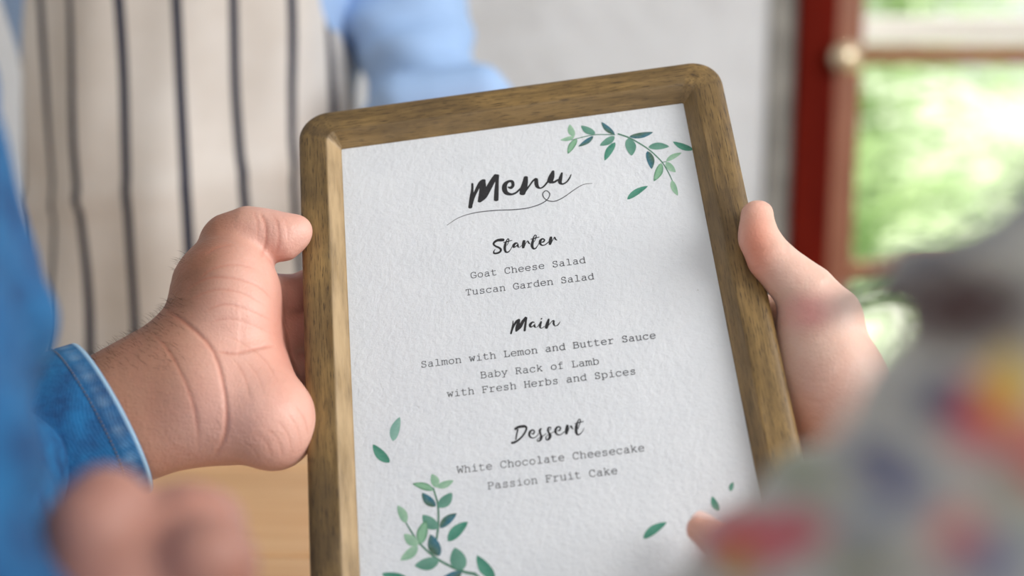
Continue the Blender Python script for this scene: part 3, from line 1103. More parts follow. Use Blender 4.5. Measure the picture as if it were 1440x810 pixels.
pr.build('printed_sprig', M['print'], 'watercolour eucalyptus sprig at the lower left of the card', True)
o3, s3 = (860, 600), 3.856
for og, sg, tp, bs, wd, tn in ((o1, s1, (818, 645), (648, 755), 56, 'teal'), (o1, s1, (1020, 285), (1186, 352), 60, 'teal'),
                               (o2, s2, (210, 55), (178, 170), 42, 'pale'), (o2, s2, (82, 185), (162, 272), 42, 'teal'), (o2, s2, (533, 552), (438, 645), 48, 'teal'),
                               (o2, s2, (575, 712), (660, 822), 48, 'teal'), (o2, s2, (125, 798), (250, 828), 46, 'teal'), (o3, s3, (300, 518), (172, 607), 42, 'teal'),
                               (o3, s3, (545, 378), (580, 455), 32, 'teal'), (o3, s3, (660, 300), (645, 350), 22, 'mid')):
    pr = Print()
    leaf(pr, tp, bs, wd, tn, og, sg, 0.1)
    pr.build('printed_leaf', M['print'], None, True)


# ------------------------------------------------------------------ hands
def hc(F_, a, b, ra, rb, k=4.0, flat=None):
    A, B3 = hp(*a), hp(*b)
    F_.cone(A, B3, rad(A, ra), rad(B3, rb), k, flat)


def hchain(F_, pts, k=3.0):
    for p, q in zip(pts[:-1], pts[1:]):
        hc(F_, p[:3], q[:3], p[3], q[3], k)


def bounds(pts, pad):
    A = np.array([hp(*p[:3]) for p in pts])
    return A.min(0) - pad, A.max(0) + pad


# ---- left hand of the man in denim
lo, hi = bounds([(40, 660, 10), (640, 330, -50), (300, 300, 30), (440, 640, 10)], 24)
Fh = Field(lo, hi, 0.62)
palm = Fh
# forearm: two side by side columns
hc(palm, (30, 624, -2), (263, 487, -2), 57, 54, 6)
hc(palm, (60, 662, 4), (292, 589, 2), 57, 54, 18)
hc(palm, (60, 640, 2), (275, 540, 2), 62, 58, 18)
# carpal mass and heel of the hand
hc(palm, (275, 545, -1), (335, 520, -3), 60, 64, 16)
hc(palm, (300, 576, 0), (374, 592, 1), 64, 63, 12)
hc(palm, (374, 592, 1), (392, 615, -3), 46, 40, 8)
hc(palm, (350, 532, -3), (380, 584, 0), 50, 54, 8)
# thenar
hc(palm, (285, 490, 0), (318, 410, 4), 52, 68, 12)
hc(palm, (318, 410, 4), (326, 446, 6), 66, 61, 8)
hc(palm, (312, 405, 3), (326, 348, 2), 62, 44, 6)
hc(palm, (392, 450, -37), (440, 560, -39), 34, 32, 8)
# palm plate behind
hc(palm, (340, 430, -18), (345, 580, -16), 50, 54, 14)
hc(palm, (374, 440, -25), (388, 600, -23), 34, 34, 8)
# thumb
th = Fh.like()
hchain(th, [(330, 345, 2, 47), (351, 333, 4, 40), (376, 331, 5, 33.5), (400, 330, 6, 28.5), (419, 323.5, 6, 19.5)], 4)
hc(th, (398, 340, 5), (408, 334, 5), 21, 18, 6)
palm.merge(th, 3.5)
# fingers running behind the frame and curling at the tips
fg = Fh.like()
for pts in ([(372, 452, -24, 31), (400, 420, -25, 31), (440, 409, -33, 30), (500, 398, -33, 28), (560, 395, -32, 26), (600, 402, -30, 22)],
            [(378, 500, -26, 31), (402, 478, -27, 30), (450, 465, -34, 30), (520, 455, -34, 28), (590, 455, -32, 26), (630, 460, -30, 22)],
            [(380, 555, -26, 30), (404, 538, -27, 29), (460, 528, -33, 28), (525, 520, -33, 27), (585, 520, -31, 25), (615, 524, -29, 21)],
            [(374, 600, -26, 28), (410, 612, -25, 27), (450, 606, -29, 25), (500, 598, -31, 24), (540, 596, -30, 22), (565, 598, -28, 19)]):
    f1 = Fh.like()
    hchain(f1, pts, 3)
    fg.merge(f1, 1.2)
palm.merge(fg, 6)
V, Q = palm.build(1)
N = vnormals(V, Q)
if N[V[:, 2].argmax(), 2] < 0:
    Q = Q[:, ::-1]
    N = -N
folds = [
    ([(226, 432), (262, 455), (300, 494), (316, 553), (317, 608), (299, 648)], 4.0, 1.0),
    ([(208, 462), (238, 495), (263, 543), (276, 590), (280, 640)], 3.5, 0.45),
    ([(300, 494), (330, 497), (362, 490), (388, 486)], 3.5, 0.7),
    ([(262, 408), (290, 392), (325, 391), (362, 402), (385, 424)], 2.6, 0.40),
    ([(275, 395), (300, 378), (332, 372), (364, 380)], 2.4, 0.34),
    ([(262, 424), (300, 408), (340, 412), (376, 432)], 2.4, 0.34),
    ([(285, 440), (315, 428), (350, 436), (384, 452)], 2.4, 0.38),
    ([(290, 455), (322, 448), (352, 456), (384, 470)], 2.2, 0.30),
    ([(288, 360), (306, 348), (330, 344)], 2.6, 0.3),
    ([(365, 296), (373, 315), (374, 340), (366, 364)], 3.6, 0.62),
    ([(356, 296), (362, 312), (362, 335)], 2.8, 0.3),
    ([(384, 300), (391, 318), (392, 340), (387, 360)], 3.0, 0.42),
    ([(400, 306), (405, 322), (404, 345)], 2.6, 0.22),
    ([(325, 500), (344, 530), (352, 566)], 2.4, 0.28),
    ([(340, 500), (362, 528), (372, 556)], 2.2, 0.22),
    ([(312, 470), (340, 482), (372, 506), (392, 540)], 2.4, 0.25),
    ([(340, 620), (356, 632), (366, 652)], 2.4, 0.18), ([(355, 606), (374, 622), (384, 648)], 2.4, 0.22),
    ([(372, 600), (390, 618), (398, 646)], 2.4, 0.25), ([(388, 590), (404, 610), (412, 640)], 2.4, 0.25),
    ([(402, 578), (417, 600), (424, 630)], 2.4, 0.22), ([(414, 568), (428, 590), (434, 615)], 2.6, 0.3),
    ([(392, 440), (404, 470), (410, 500), (424, 530)], 2.6, 0.5),
    ([(398, 400), (400, 440), (408, 470)], 2.4, 0.3),
]
V = crease(V, N, folds)
X = topx(V)


def sm(x, a, b):
    t = np.clip((x - a) / (b - a), 0, 1)
    return t * t * (3 - 2 * t)


# pigmentation: browner forearm, pinker palm and finger pads
axis = (X[:, 0] - 40) * 0.9 + (X[:, 1] - 620) * -0.42
arm = 1 - sm(X[:, 0] + 0.25 * (X[:, 1] - 500), 225, 330)
hairy = 1 - sm((X[:, 1] - (560 - 0.58 * (X[:, 0] - 60))) + N[:, 2] * 30, -30, 60)
cp, ca, cdk = np.array(lin(226, 176, 160)[:3]), np.array(lin(182, 134, 112)[:3]), np.array(lin(130, 86, 64)[:3])
T = cp * (1 - arm[:, None]) + ca * arm[:, None]
T = T * (1 - (hairy * arm)[:, None]) + cdk * (hairy * arm)[:, None]
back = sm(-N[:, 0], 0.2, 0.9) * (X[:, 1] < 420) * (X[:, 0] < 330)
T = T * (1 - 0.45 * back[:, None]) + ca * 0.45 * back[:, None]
red = np.exp(-(((X[:, 0] - 405) / 30) ** 2 + ((X[:, 1] - 460) / 80) ** 2))
T = T * (1 - 0.5 * red[:, None]) + np.array(lin(224, 138, 116)[:3]) * 0.5 * red[:, None]
for pts, wd, dp in folds:  # crease shading painted into the skin colour, stronger along deeper folds
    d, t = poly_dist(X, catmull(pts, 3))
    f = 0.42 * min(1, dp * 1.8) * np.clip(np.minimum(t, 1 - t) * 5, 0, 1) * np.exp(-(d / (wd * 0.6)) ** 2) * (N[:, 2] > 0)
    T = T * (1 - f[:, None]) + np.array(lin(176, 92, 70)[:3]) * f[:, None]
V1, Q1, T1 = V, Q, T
Vl, Nl, Xl = V, N, X

# ---- right hand of the man: loosely closed, close to the lens at the lower left
def dp_(x, y, z):
    return ray(x, y) * z * 1000


Z2 = 0.30
A = np.array([dp_(40, 900, Z2), dp_(400, 640, Z2)])
F2 = Field(A.min(0) - [25, 30, 34], A.max(0) + [20, 20, 34], 1.1)


def nc(F_, a, b, ra, rb, k=4):
    F_.cone(dp_(*a), dp_(*b), ra, rb, k)


nc(F2, (150, 1000, Z2 - .02), (170, 860, Z2 - .01), 21, 19, 8)
nc(F2, (170, 860, Z2 - .01), (240, 800, Z2), 19, 17, 8)
nc(F2, (150, 820, Z2), (135, 745, Z2), 13, 9.5, 8)
t2 = F2.like()
for c in ([(255, 820, Z2 - .004, 11), (262, 745, Z2 - .004, 9.2), (286, 742, Z2 + .012, 8.6), (300, 800, Z2 + .022, 7.8)],
          [(225, 830, Z2 + .014, 11), (222, 752, Z2 + .014, 8.8), (250, 745, Z2 + .03, 8), (262, 790, Z2 + .036, 7.4)],
          [(190, 830, Z2 + .026, 10), (182, 762, Z2 + .028, 8), (206, 756, Z2 + .04, 7.4), (222, 800, Z2 + .046, 6.8)],
          [(285, 860, Z2 - .016, 10), (290, 790, Z2 - .018, 8.4), (302, 800, Z2 - .002, 8), (300, 850, Z2 + .01, 7)]):
    f1 = F2.like()
    for p, q in zip(c[:-1], c[1:]):
        nc(f1, p[:3], q[:3], p[3], q[3], 3)
    t2.merge(f1, 1.0)
F2.merge(t2, 4)
f1 = F2.like()
for p, q in (((145, 830, Z2 - .012, 11), (128, 752, Z2 - .014, 9.5)), ((128, 752, Z2 - .014, 9.5), (150, 716, Z2 - .01, 8.2)), ((150, 716, Z2 - .01, 8.2), (186, 742, Z2 - .004, 7.2))):
    nc(f1, p[:3], q[:3], p[3], q[3], 3)
F2.merge(f1, 3)
V2, Q2 = F2.build(2)
if vnormals(V2, Q2)[V2[:, 2].argmax(), 2] < 0:
    Q2 = Q2[:, ::-1]
T2 = np.tile(np.array(lin(172, 124, 110)[:3]), (len(V2), 1))

def bridge(V, Q, T, off, start, end, path, r):
    """joins two limbs of one body by the rest of the body that the clothes hide; path in camera mm"""
    cen = V[Q].mean(1)
    first = np.all(Q < off, axis=1)
    i1 = np.where(first)[0][np.argmin(np.linalg.norm(cen[first] - start, axis=1))]
    i2 = np.where(~first)[0][np.argmin(np.linalg.norm(cen[~first] - end, axis=1))]
    q1, q2 = list(Q[i1]), list(Q[i2])[::-1]
    c1, c2 = cen[i1], cen[i2]
    D = V[q1] - c1
    P = [c1] + [np.asarray(p, float) for p in path] + [c2]
    newV, Qn, prev = [], [], q1
    n0 = len(V)
    for i in range(1, len(P) - 1):
        t_ = P[i + 1] - P[i - 1]
        t_ /= np.linalg.norm(t_)
        E = D - np.outer(D @ t_, t_)
        E /= np.linalg.norm(E, axis=1)[:, None]
        idx = [n0 + len(newV) + k for k in range(4)]
        newV += [P[i] + e * r[i - 1] for e in E]
        Qn += [(prev[k], prev[(k + 1) % 4], idx[(k + 1) % 4], idx[k]) for k in range(4)]
        prev = idx
    last = np.array(newV[-4:])
    best = min(range(4), key=lambda s_: sum(np.linalg.norm((last[k] - P[-2]) / r[-1] - (V[q2[(k + s_) % 4]] - c2)) for k in range(4)))
    tgt = [q2[(k + best) % 4] for k in range(4)]
    Qn += [(prev[k], prev[(k + 1) % 4], tgt[(k + 1) % 4], tgt[k]) for k in range(4)]
    keep = np.ones(len(Q), bool)
    keep[[i1, i2]] = False
    V = np.vstack([V, np.array(newV)])
    Q = np.vstack([Q[keep], np.array(Qn)])
    T = np.vstack([T, np.tile(T[:1], (len(newV), 1))])
    return V, Q, T


bv, bq, bt = bridge(np.vstack([V1, V2]), np.vstack([Q1, Q2 + len(V1)]), np.vstack([T1, T2]), len(V1), hp(20, 640, 0), dp_(150, 1030, Z2 - .02),
                    [dp_(-40, 668, .5), dp_(-170, 725, .42), dp_(-250, 480, .34), dp_(-360, 200, .32), dp_(-340, 500, .28), dp_(-330, 760, .25), dp_(-160, 960, .25), dp_(0, 1000, .275)],
                    [14, 22, 26, 30, 24, 22, 16, 12])
man = empty('person', tuple(pt(-80, 620, 0.42)))
tag(man, 'person in a washed blue denim shirt, holding the left side of the framed menu', 'person')
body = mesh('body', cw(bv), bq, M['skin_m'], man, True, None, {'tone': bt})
# arm hair along the upper edge of the forearm
r = np.random.default_rng(3)
cand = np.where((Xl[:, 0] > 125) & (Xl[:, 0] < 262) & (Nl[:, 1] > 0.35) & (Nl[:, 2] > -0.5) & (Xl[:, 1] < 520))[0]
HV, HF = [], []
for i in r.choice(cand, min(260, len(cand)), replace=False):
    p = Vl[i] / 1000
    n = Nl[i] + r.normal(0, .25, 3) + np.array([-0.5, 0.1, 0])
    n /= np.linalg.norm(n)
    L = r.uniform(0.0015, 0.0042)
    q1 = p + n * L * 0.5
    q2 = p + n * L + np.array([-0.3, -0.2, 0]) * L * 0.5
    s = np.array([0.00003, 0.00003, 0.00003])
    b = len(HV)
    HV += [p - s, p + s, q1 + s, q1 - s, q2]
    HF += [(b, b + 1, b + 2, b + 3), (b + 3, b + 2, b + 4)]
tag(mesh('arm_hair', c2w(np.array(HV)), HF, M['hair'], man), kind='stuff')

# ---- denim shirt
shirt = empty('denim_shirt', tuple(pt(-80, 620, 0.42)))
shirt.parent = man
shirt.location = (0, 0, 0)


def tube(name, rings, mat, parent, n=64, thick=0.0016, fold=None, attr=None, close_end=False):
    """rings: (centre cam-m, axis a cam-m, axis b cam-m); outer then turned in at the last ring"""
    V, A_ = [], []
    for i, (c, a, b) in enumerate(rings):
        for k in range(n):
            t = 2 * math.pi * k / n
            m = 1 + (fold(i / (len(rings) - 1), t) if fold else 0)
            V.append(np.asarray(c) + m * (math.cos(t) * np.asarray(a) + math.sin(t) * np.asarray(b)))
    m_ = len(rings)
    # turn in
    V = np.array(V).reshape(m_, n, 3)
    inner = []
    for sc_ in (0.985, 0.955, 0.95):
        c = np.asarray(rings[-1][0])
        inner.append(c + (V[-1] - c) * sc_)
    dirn = np.asarray(rings[-1][0]) - np.asarray(rings[-2][0])
    dirn /= np.linalg.norm(dirn)
    inner[0] = inner[0] + dirn * 0.0006
    inner[2] = inner[2] - dirn * 0.02
    allV = np.concatenate([V, np.array(inner)], 0)
    Vt = allV.transpose(1, 0, 2).reshape(-1, 3)
    col = None
    if attr is not None:
        col = {}
        f = np.array([attr(i, k, m_) for k in range(n) for i in range(m_ + 3)])
        col['fade'] = np.repeat(f[:, None], 3, 1)
    o = mesh(name, c2w(Vt), grid_faces(n, m_ + 3, True), mat, parent, True, None, col)
    return o, allV


def lerp(a, b, t):
    return np.asarray(a) * (1 - t) + np.asarray(b) * t


cuffc = hp(157, 589, 1) / 1000
startc = hp(-70, 678, 8) / 1000
ax = cuffc - startc
ax /= np.linalg.norm(ax)
cT, cB0 = hp(106, 502, 0) / 1000, hp(213, 677, 0) / 1000
HALF = np.linalg.norm(cT - cB0) / 2
cuffc = (cT + cB0) / 2 + np.array([0, 0, 0.002])
up = cT - cB0
up -= ax * (up @ ax)
up /= np.linalg.norm(up)
dn = np.cross(ax, up)
if dn[2] < 0:
    dn = -dn
rings = []
NR = 46
for i in range(NR):
    t = i / (NR - 1)
    c = lerp(startc, cuffc, t)
    hw = HALF + 0.0035 - 0.0035 * t
    a = up * hw + ax * (-0.006)
    b = dn * (hw * 0.9) + ax * 0.004
    rings.append((c, a, b))


def fold1(t, th):
    return 0.02 * math.sin(9 * t + 2 * th) * (1 - t) + 0.018 * math.sin(20 * t + 3 * th) * (1 - t) ** 0.5 * (0.5 + 0.5 * math.sin(th)) - 0.012 * math.exp(-((t - 0.865) / 0.008) ** 2)


def fade1(i, k, m):
    t = i / (m - 1)
    e = math.exp(-((t - 1.0) / 0.012) ** 2) * 0.75 + 0.28 * math.exp(-((t - 0.93) / 0.035) ** 2) * (0.5 + 0.5 * math.sin(k * 1.7) * math.sin(k * 0.6))
    return min(1, e + 0.15 * (t > 0.99))


sl, SV = tube('sleeve', rings, M['denim'], shirt, 96, fold=fold1, attr=fade1)
# stitches sitting in the hem groove
iS = int(round(0.865 * (NR - 1)))
ringp = SV[iS]
cc = np.asarray(rings[iS][0])
SVv, SFf = [], []
dense = np.vstack([ringp, ringp[:1]])
seg = []
for k in range(96):
    for h_ in np.linspace(0, 1, 4, endpoint=False):
        seg.append(dense[k] * (1 - h_) + dense[k + 1] * h_)
seg = np.array(seg)
for k in range(0, len(seg) - 2, 3):
    p, q = seg[k], seg[k + 2]
    o_n = (p - cc) / np.linalg.norm(p - cc)
    d = (q - p) / max(np.linalg.norm(q - p), 1e-9)
    s = np.cross(d, o_n) * 0.00035
    b = len(SVv)
    for e, lift in ((p, 0.0001), ((p + q) / 2, 0.0006), (q, 0.0001)):
        SVv += [e + o_n * lift - s, e + o_n * (lift + 0.0003), e + o_n * lift + s]
    for j in (0, 3):
        SFf += [(b + j, b + j + 1, b + j + 4, b + j + 3), (b + j + 1, b + j + 2, b + j + 5, b + j + 4)]
tag(mesh('stitching', c2w(np.array(SVv)), SFf, M['thread'], shirt), kind='stuff')

# upper part of the shirt: elbow, upper arm and chest, out of focus at the left edge
F3 = Field([-480, -330, -580], [-55, 240, -150], 3.0)
def nz(F_, a, b, ra, rb, k=20):
    F_.cone(dp_(*a), dp_(*b), ra, rb, k)


nz(F3, (-40, 668, 0.50), (-170, 730, 0.42), 33, 42, 20)
nz(F3, (-170, 730, 0.42), (-238, 440, 0.34), 42, 42, 25)
nz(F3, (-238, 440, 0.34), (-400, 120, 0.32), 42, 52, 25)
nz(F3, (-150, 880, 0.34), (-245, 480, 0.34), 33, 36, 25)
nz(F3, (-330, 720, 0.25), (-160, 960, 0.25), 36, 26, 25)
nz(F3, (-160, 960, 0.25), (60, 1010, 0.285), 26, 23, 15)
nz(F3, (-400, 150, 0.32), (-390, 820, 0.27), 48, 46, 30)
nz(F3, (-380, 300, 0.27), (-420, 900, 0.24), 44, 44, 30)
V3, Q3 = F3.build(2)
N3 = vnormals(V3, Q3)
if N3[V3[:, 2].argmax(), 2] < 0:
    Q3 = Q3[:, ::-1]
    N3 = -N3
V3 = V3 + N3 * (1.6 * np.sin(V3[:, 0] * 0.09 + V3[:, 1] * 0.14) + 1.2 * np.sin(V3[:, 1] * 0.2 - V3[:, 2] * 0.1))[:, None]
mesh('shirt_side', cw(V3), Q3, M['denim'], shirt, True, None, {'fade': np.zeros((len(V3), 3))})

# ---- right hand of the woman
lo, hi = bounds([(880, 300, -50), (1420, 760, -60), (1060, 290, 20), (1100, 300, 12), (1222, 650, 20), (1420, 800, 20)], 22)
Fr = Field(lo, hi, 0.95)
hc(Fr, (1150, 470, -13), (1178, 540, -16), 61, 62, 8)
hc(Fr, (1178, 540, -16), (1222, 606, -18), 62, 56, 10)
hc(Fr, (1222, 606, -18), (1400, 760, -30), 56, 62, 10)
hc(Fr, (1140, 540, -26), (1190, 640, -26), 60, 55, 12)
hc(Fr, (1130, 470, -30), (1145, 600, -34), 42, 44, 10)
th = Fr.like()
hchain(th, [(1160, 445, -9, 50), (1134, 412, -3, 39), (1108, 388, 1, 33), (1083, 363, 4, 29.5), (1067, 335, 6, 25.5), (1062, 303, 6.5, 20.5)], 4)
hc(th, (1073, 300, 5), (1066, 322, 4), 12, 18, 5)
Fr.merge(th, 6)
fg = Fr.like()
for pts in ([(1140, 455, -30, 28), (1100, 442, -31, 27), (1040, 440, -33, 26), (980, 445, -32, 24), (940, 450, -30, 20)],
            [(1145, 510, -33, 28), (1105, 500, -34, 27), (1035, 495, -34, 26), (960, 498, -33, 24), (920, 500, -30, 20)],
            [(1155, 565, -33, 27), (1115, 555, -34, 26), (1045, 550, -34, 25), (980, 550, -33, 23), (940, 552, -30, 19)],
            [(1165, 615, -31, 25), (1130, 608, -32, 24), (1070, 602, -33, 22), (1020, 600, -32, 20), (985, 600, -30, 17)]):
    f1 = Fr.like()
    hchain(f1, pts, 3)
    fg.merge(f1, 1.0)
Fr.merge(fg, 6)
Vr, Qr = Fr.build(2)
Nr = vnormals(Vr, Qr)
if Nr[Vr[:, 2].argmax(), 2] < 0:
    Qr = Qr[:, ::-1]
    Nr = -Nr
foldr = [([(1046, 350), (1062, 352), (1080, 344), (1096, 340)], 3.0, 0.4), ([(1100, 336), (1106, 346), (1104, 358)], 2.5, 0.4), ([(1056, 378), (1076, 376), (1100, 368)], 2.6, 0.25),
         ([(1120, 530), (1150, 538), (1185, 530)], 3, 0.25), ([(1122, 560), (1158, 566), (1200, 552)], 3, 0.3), ([(1128, 590), (1175, 590), (1235, 560)], 3, 0.35),
         ([(1150, 430), (1140, 450), (1118, 460)], 3.5, 0.35), ([(1180, 575), (1215, 545), (1240, 525)], 3, 0.2)]
Vr = crease(Vr, Nr, foldr)
Xr = topx(Vr)
cf, cfr = np.array(lin(222, 186, 170)[:3]), np.array(lin(224, 132, 102)[:3])
rd = np.clip(np.exp(-(((Xr[:, 0] - 1062) / 26) ** 2 + ((Xr[:, 1] - 350) / 60) ** 2)) + 0.5 * np.exp(-(((Xr[:, 0] - 1130) / 40) ** 2 + ((Xr[:, 1] - 600) / 60) ** 2)), 0, 1)
Tr = cf * (1 - 0.75 * rd[:, None]) + cfr * 0.75 * rd[:, None]

# ---- left hand of the woman: finger resting on the card, rest of the hand under the sleeve
lo, hi = bounds([(966, 700, 40), (1240, 960, 0)], 26)
Fl = Field(lo, hi, 0.95)
fg = Fl.like()
for pts in ([(984, 744, 7.5, 20), (1006, 758, 10, 23.5), (1040, 780, 14, 26), (1085, 812, 19, 29), (1140, 862, 20, 34)],
            [(1040, 850, 9, 21), (1060, 822, 9, 25), (1095, 835, 16, 27), (1140, 880, 18, 33)],
            [(1060, 890, 9, 20), (1075, 862, 9, 24), (1110, 868, 15, 26), (1150, 900, 16, 32)],
            [(1080, 925, 9, 18), (1095, 898, 9, 22), (1125, 902, 13, 24), (1160, 925, 14, 30)]):
    f1 = Fl.like()
    hchain(f1, pts, 3)
    fg.merge(f1, 1.0)
Fl.merge(fg, 1)
hc(Fl, (1140, 870, 18), (1175, 925, 15), 48, 52, 8)
hc(Fl, (1175, 900, 18), (1260, 980, 30), 58, 62, 8)
Vq, Qq = Fl.build(2)
if vnormals(Vq, Qq)[Vq[:, 2].argmax(), 2] < 0:
    Qq = Qq[:, ::-1]
Tq = np.tile(np.array(lin(238, 184, 164)[:3]), (len(Vq), 1))
woman = empty('person', tuple(pt(1500, 700, 0.35)))
tag(woman, 'person in a pale floral blouse, holding the right side of the framed menu', 'person')
bv, bq, bt = bridge(np.vstack([Vr, Vq]), np.vstack([Qr, Qq + len(Vr)]), np.vstack([Tr, Tq]), len(Vr), hp(1420, 780, -30), hp(1262, 990, 30),
                    [hp(1560, 900, -36), dp_(1850, 1050, .46), dp_(2050, 900, .32), dp_(2150, 800, .2), dp_(1700, 900, .19), dp_(1500, 960, .21), dp_(1240, 1015, .30)],
                    [16, 22, 24, 26, 24, 20, 16])
mesh('body', cw(bv), bq, M['skin_f'], woman, True, None, {'tone': bt})


def nail(c, along, out, L, W, parent):
    """curved nail plate; mm, camera axes"""
    along = np.asarray(along, float)
    along /= np.linalg.norm(along)
    out = np.asarray(out, float)
    out -= along * (out @ along)
    out /= np.linalg.norm(out)
    side = np.cross(along, out)
    V = []
    nu, nv = 11, 9
    for i in range(nu):
        a = -1 + 2 * i / (nu - 1)
        for j in range(nv):
            b = -1 + 2 * j / (nv - 1)
            lim = math.sqrt(max(0, 1 - (abs(b)) ** 3.2))
            x = a * lim * 0 + a * (0.55 + 0.45 * lim)
            V.append(np.asarray(c) + along * (b * L / 2) + side * (x * W / 2) + out * (-(x * W / 2) ** 2 / W * 0.9 - 0.02 * L * b * b))
    mesh('nail', cw(V), grid_faces(nu, nv), M['nail'], parent, True)


nail(hp(990, 736, 7.5) + np.array([0.5, 3.2, 5.0]) * 0.72, hp(984, 744, 7.5) - hp(1006, 758, 10), (0.25, 0.62, 0.75), 9.5, 8.5, woman)
nail(hp(1080, 306, 6.0), hp(1080, 296, 6.5) - hp(1085, 330, 6), (0.93, 0.05, -0.3), 9, 7.5, woman)

# ---- floral blouse
Ff = Field([15, -160, -330], [260, 60, -80], 1.6)
nz(Ff, (1070, 1110, .30), (1268, 1030, .245), 38, 42, 14)
nz(Ff, (1268, 1030, .245), (1640, 810, .185), 42, 44, 14)
nz(Ff, (1190, 965, .27), (1255, 890, .25), 24, 28, 20)
nz(Ff, (1340, 640, .20), (1440, 600, .19), 9, 12, 14)
# loose frill / shoulder piece above
nz(Ff, (1120, 438, .235), (1195, 432, .23), 1.4, 1.7, 6)
nz(Ff, (1195, 432, .23), (1310, 392, .21), 1.7, 4.4, 6)
nz(Ff, (1310, 392, .21), (1420, 376, .195), 4.4, 7.6, 8)
nz(Ff, (1420, 388, .195), (1620, 370, .18), 7.0, 13, 8)
nz(Ff, (1320, 440, .205), (1480, 420, .19), 4.6, 11, 8)
nz(Ff, (1390, 500, .19), (1540, 560, .185), 8, 17, 10)
nz(Ff, (1640, 430, .18), (1700, 700, .18), 18, 30, 14)
Vf, Qf = Ff.build(2)
Nf = vnormals(Vf, Qf)
if Nf[Vf[:, 2].argmax(), 2] < 0:
    Qf = Qf[:, ::-1]
    Nf = -Nf
Vf = Vf + Nf * (0.9 * np.sin(Vf[:, 0] * 0.22 + Vf[:, 1] * 0.3) + 0.6 * np.sin(Vf[:, 0] * 0.4 - Vf[:, 1] * 0.2))[:, None]
Xf = topx(Vf)
Tf = np.tile(np.array(lin(188, 188, 182)[:3]), (len(Vf), 1))
SPOTS = [((1130, 432), 46, 34, (214, 70, 96)), ((1385, 585), 66, 62, (216, 66, 82)), ((1422, 540), 40, 55, (226, 186, 20)), ((1058, 760), 80, 46, (196, 60, 74)), ((1035, 790), 30, 26, (190, 130, 40)),
         ((1120, 745), 50, 36, (200, 80, 96)), ((1235, 650), 50, 34, (70, 76, 120)), ((1275, 690), 44, 34, (84, 88, 132)), ((1320, 560), 46, 40, (56, 52, 96)), ((1215, 735), 36, 22, (110, 130, 160)),
         ((1348, 755), 40, 46, (212, 96, 86)), ((1235, 405), 60, 22, (84, 94, 112)), ((1310, 356), 60, 20, (84, 94, 112)), ((1380, 318), 60, 24, (84, 94, 116)),
         ((1325, 395), 50, 20, (214, 212, 204)), ((1400, 360), 60, 20, (210, 208, 200)), ((1400, 470), 60, 18, (206, 204, 198)), ((1160, 690), 40, 40, (184, 186, 176)), ((1130, 665), 50, 34, (150, 160, 136)), ((1430, 690), 40, 60, (150, 156, 140)), ((1425, 262), 50, 28, (74, 84, 120)), ((1400, 790), 70, 40, (86, 92, 130)),
         ((1210, 800), 60, 30, (140, 146, 128)), ((1480, 640), 60, 60, (206, 90, 80)), ((1350, 432), 125, 72, (58, 12, 6))]
for (cx, cy), rx, ry, c in SPOTS:
    q = ((Xf[:, 0] - cx) / rx) ** 2 + ((Xf[:, 1] - cy) / ry) ** 2
    f = np.clip(1.25 - q + 0.25 * np.sin(Xf[:, 0] * 0.13) * np.cos(Xf[:, 1] * 0.15), 0, 1)[:, None]
    Tf = Tf * (1 - f) + np.array(lin(*c)[:3]) * f
# small random sprigs of the same print everywhere out of the picture
r = np.random.default_rng(11)
for i in range(90):
    p = Vf[r.integers(len(Vf))]
    x = 720 - p[0] / p[2] * F
    y = 405 + p[1] / p[2] * F
    if x < 1440 and y < 810 and p[2] > -400 and Nf[0, 2] > -2 and x > 900:
        continue
    d = np.linalg.norm(Vf - p, axis=1) / r.uniform(4, 9)
    f = np.clip(1.2 - d ** 2, 0, 1)[:, None]
    c = lin(*[(200, 70, 86), (224, 184, 40), (74, 84, 130), (120, 146, 110)][i % 4])[:3]
    Tf = Tf * (1 - f) + np.array(c) * f
mesh('floral_blouse', cw(Vf), Qf, M['floral'], woman, True, None, {'print': Tf})
Fs = Field([120, -330, -620], [420, 60, -90], 3.5)
nz(Fs, (1520, 865, .575), (1850, 1050, .46), 33, 42, 14)
nz(Fs, (1850, 1050, .46), (2050, 900, .32), 42, 46, 20)
nz(Fs, (2050, 900, .32), (2150, 800, .2), 46, 50, 20)
nz(Fs, (2150, 800, .2), (1900, 850, .185), 50, 44, 20)
Vs_, Qs_ = Fs.build(2)
if vnormals(Vs_, Qs_)[Vs_[:, 2].argmax(), 2] < 0:
    Qs_ = Qs_[:, ::-1]
Ts_ = np.tile(np.array(lin(188, 188, 182)[:3]), (len(Vs_), 1))
for i in range(60):
    p = Vs_[r.integers(len(Vs_))]
    f = np.clip(1.2 - (np.linalg.norm(Vs_ - p, axis=1) / r.uniform(5, 11)) ** 2, 0, 1)[:, None]
    Ts_ = Ts_ * (1 - f) + np.array(lin(*[(200, 70, 86), (224, 184, 40), (74, 84, 130), (120, 146, 110)][i % 4])[:3]) * f
mesh('blouse_side', cw(Vs_), Qs_, M['floral'], woman, True, None, {'print': Ts_})
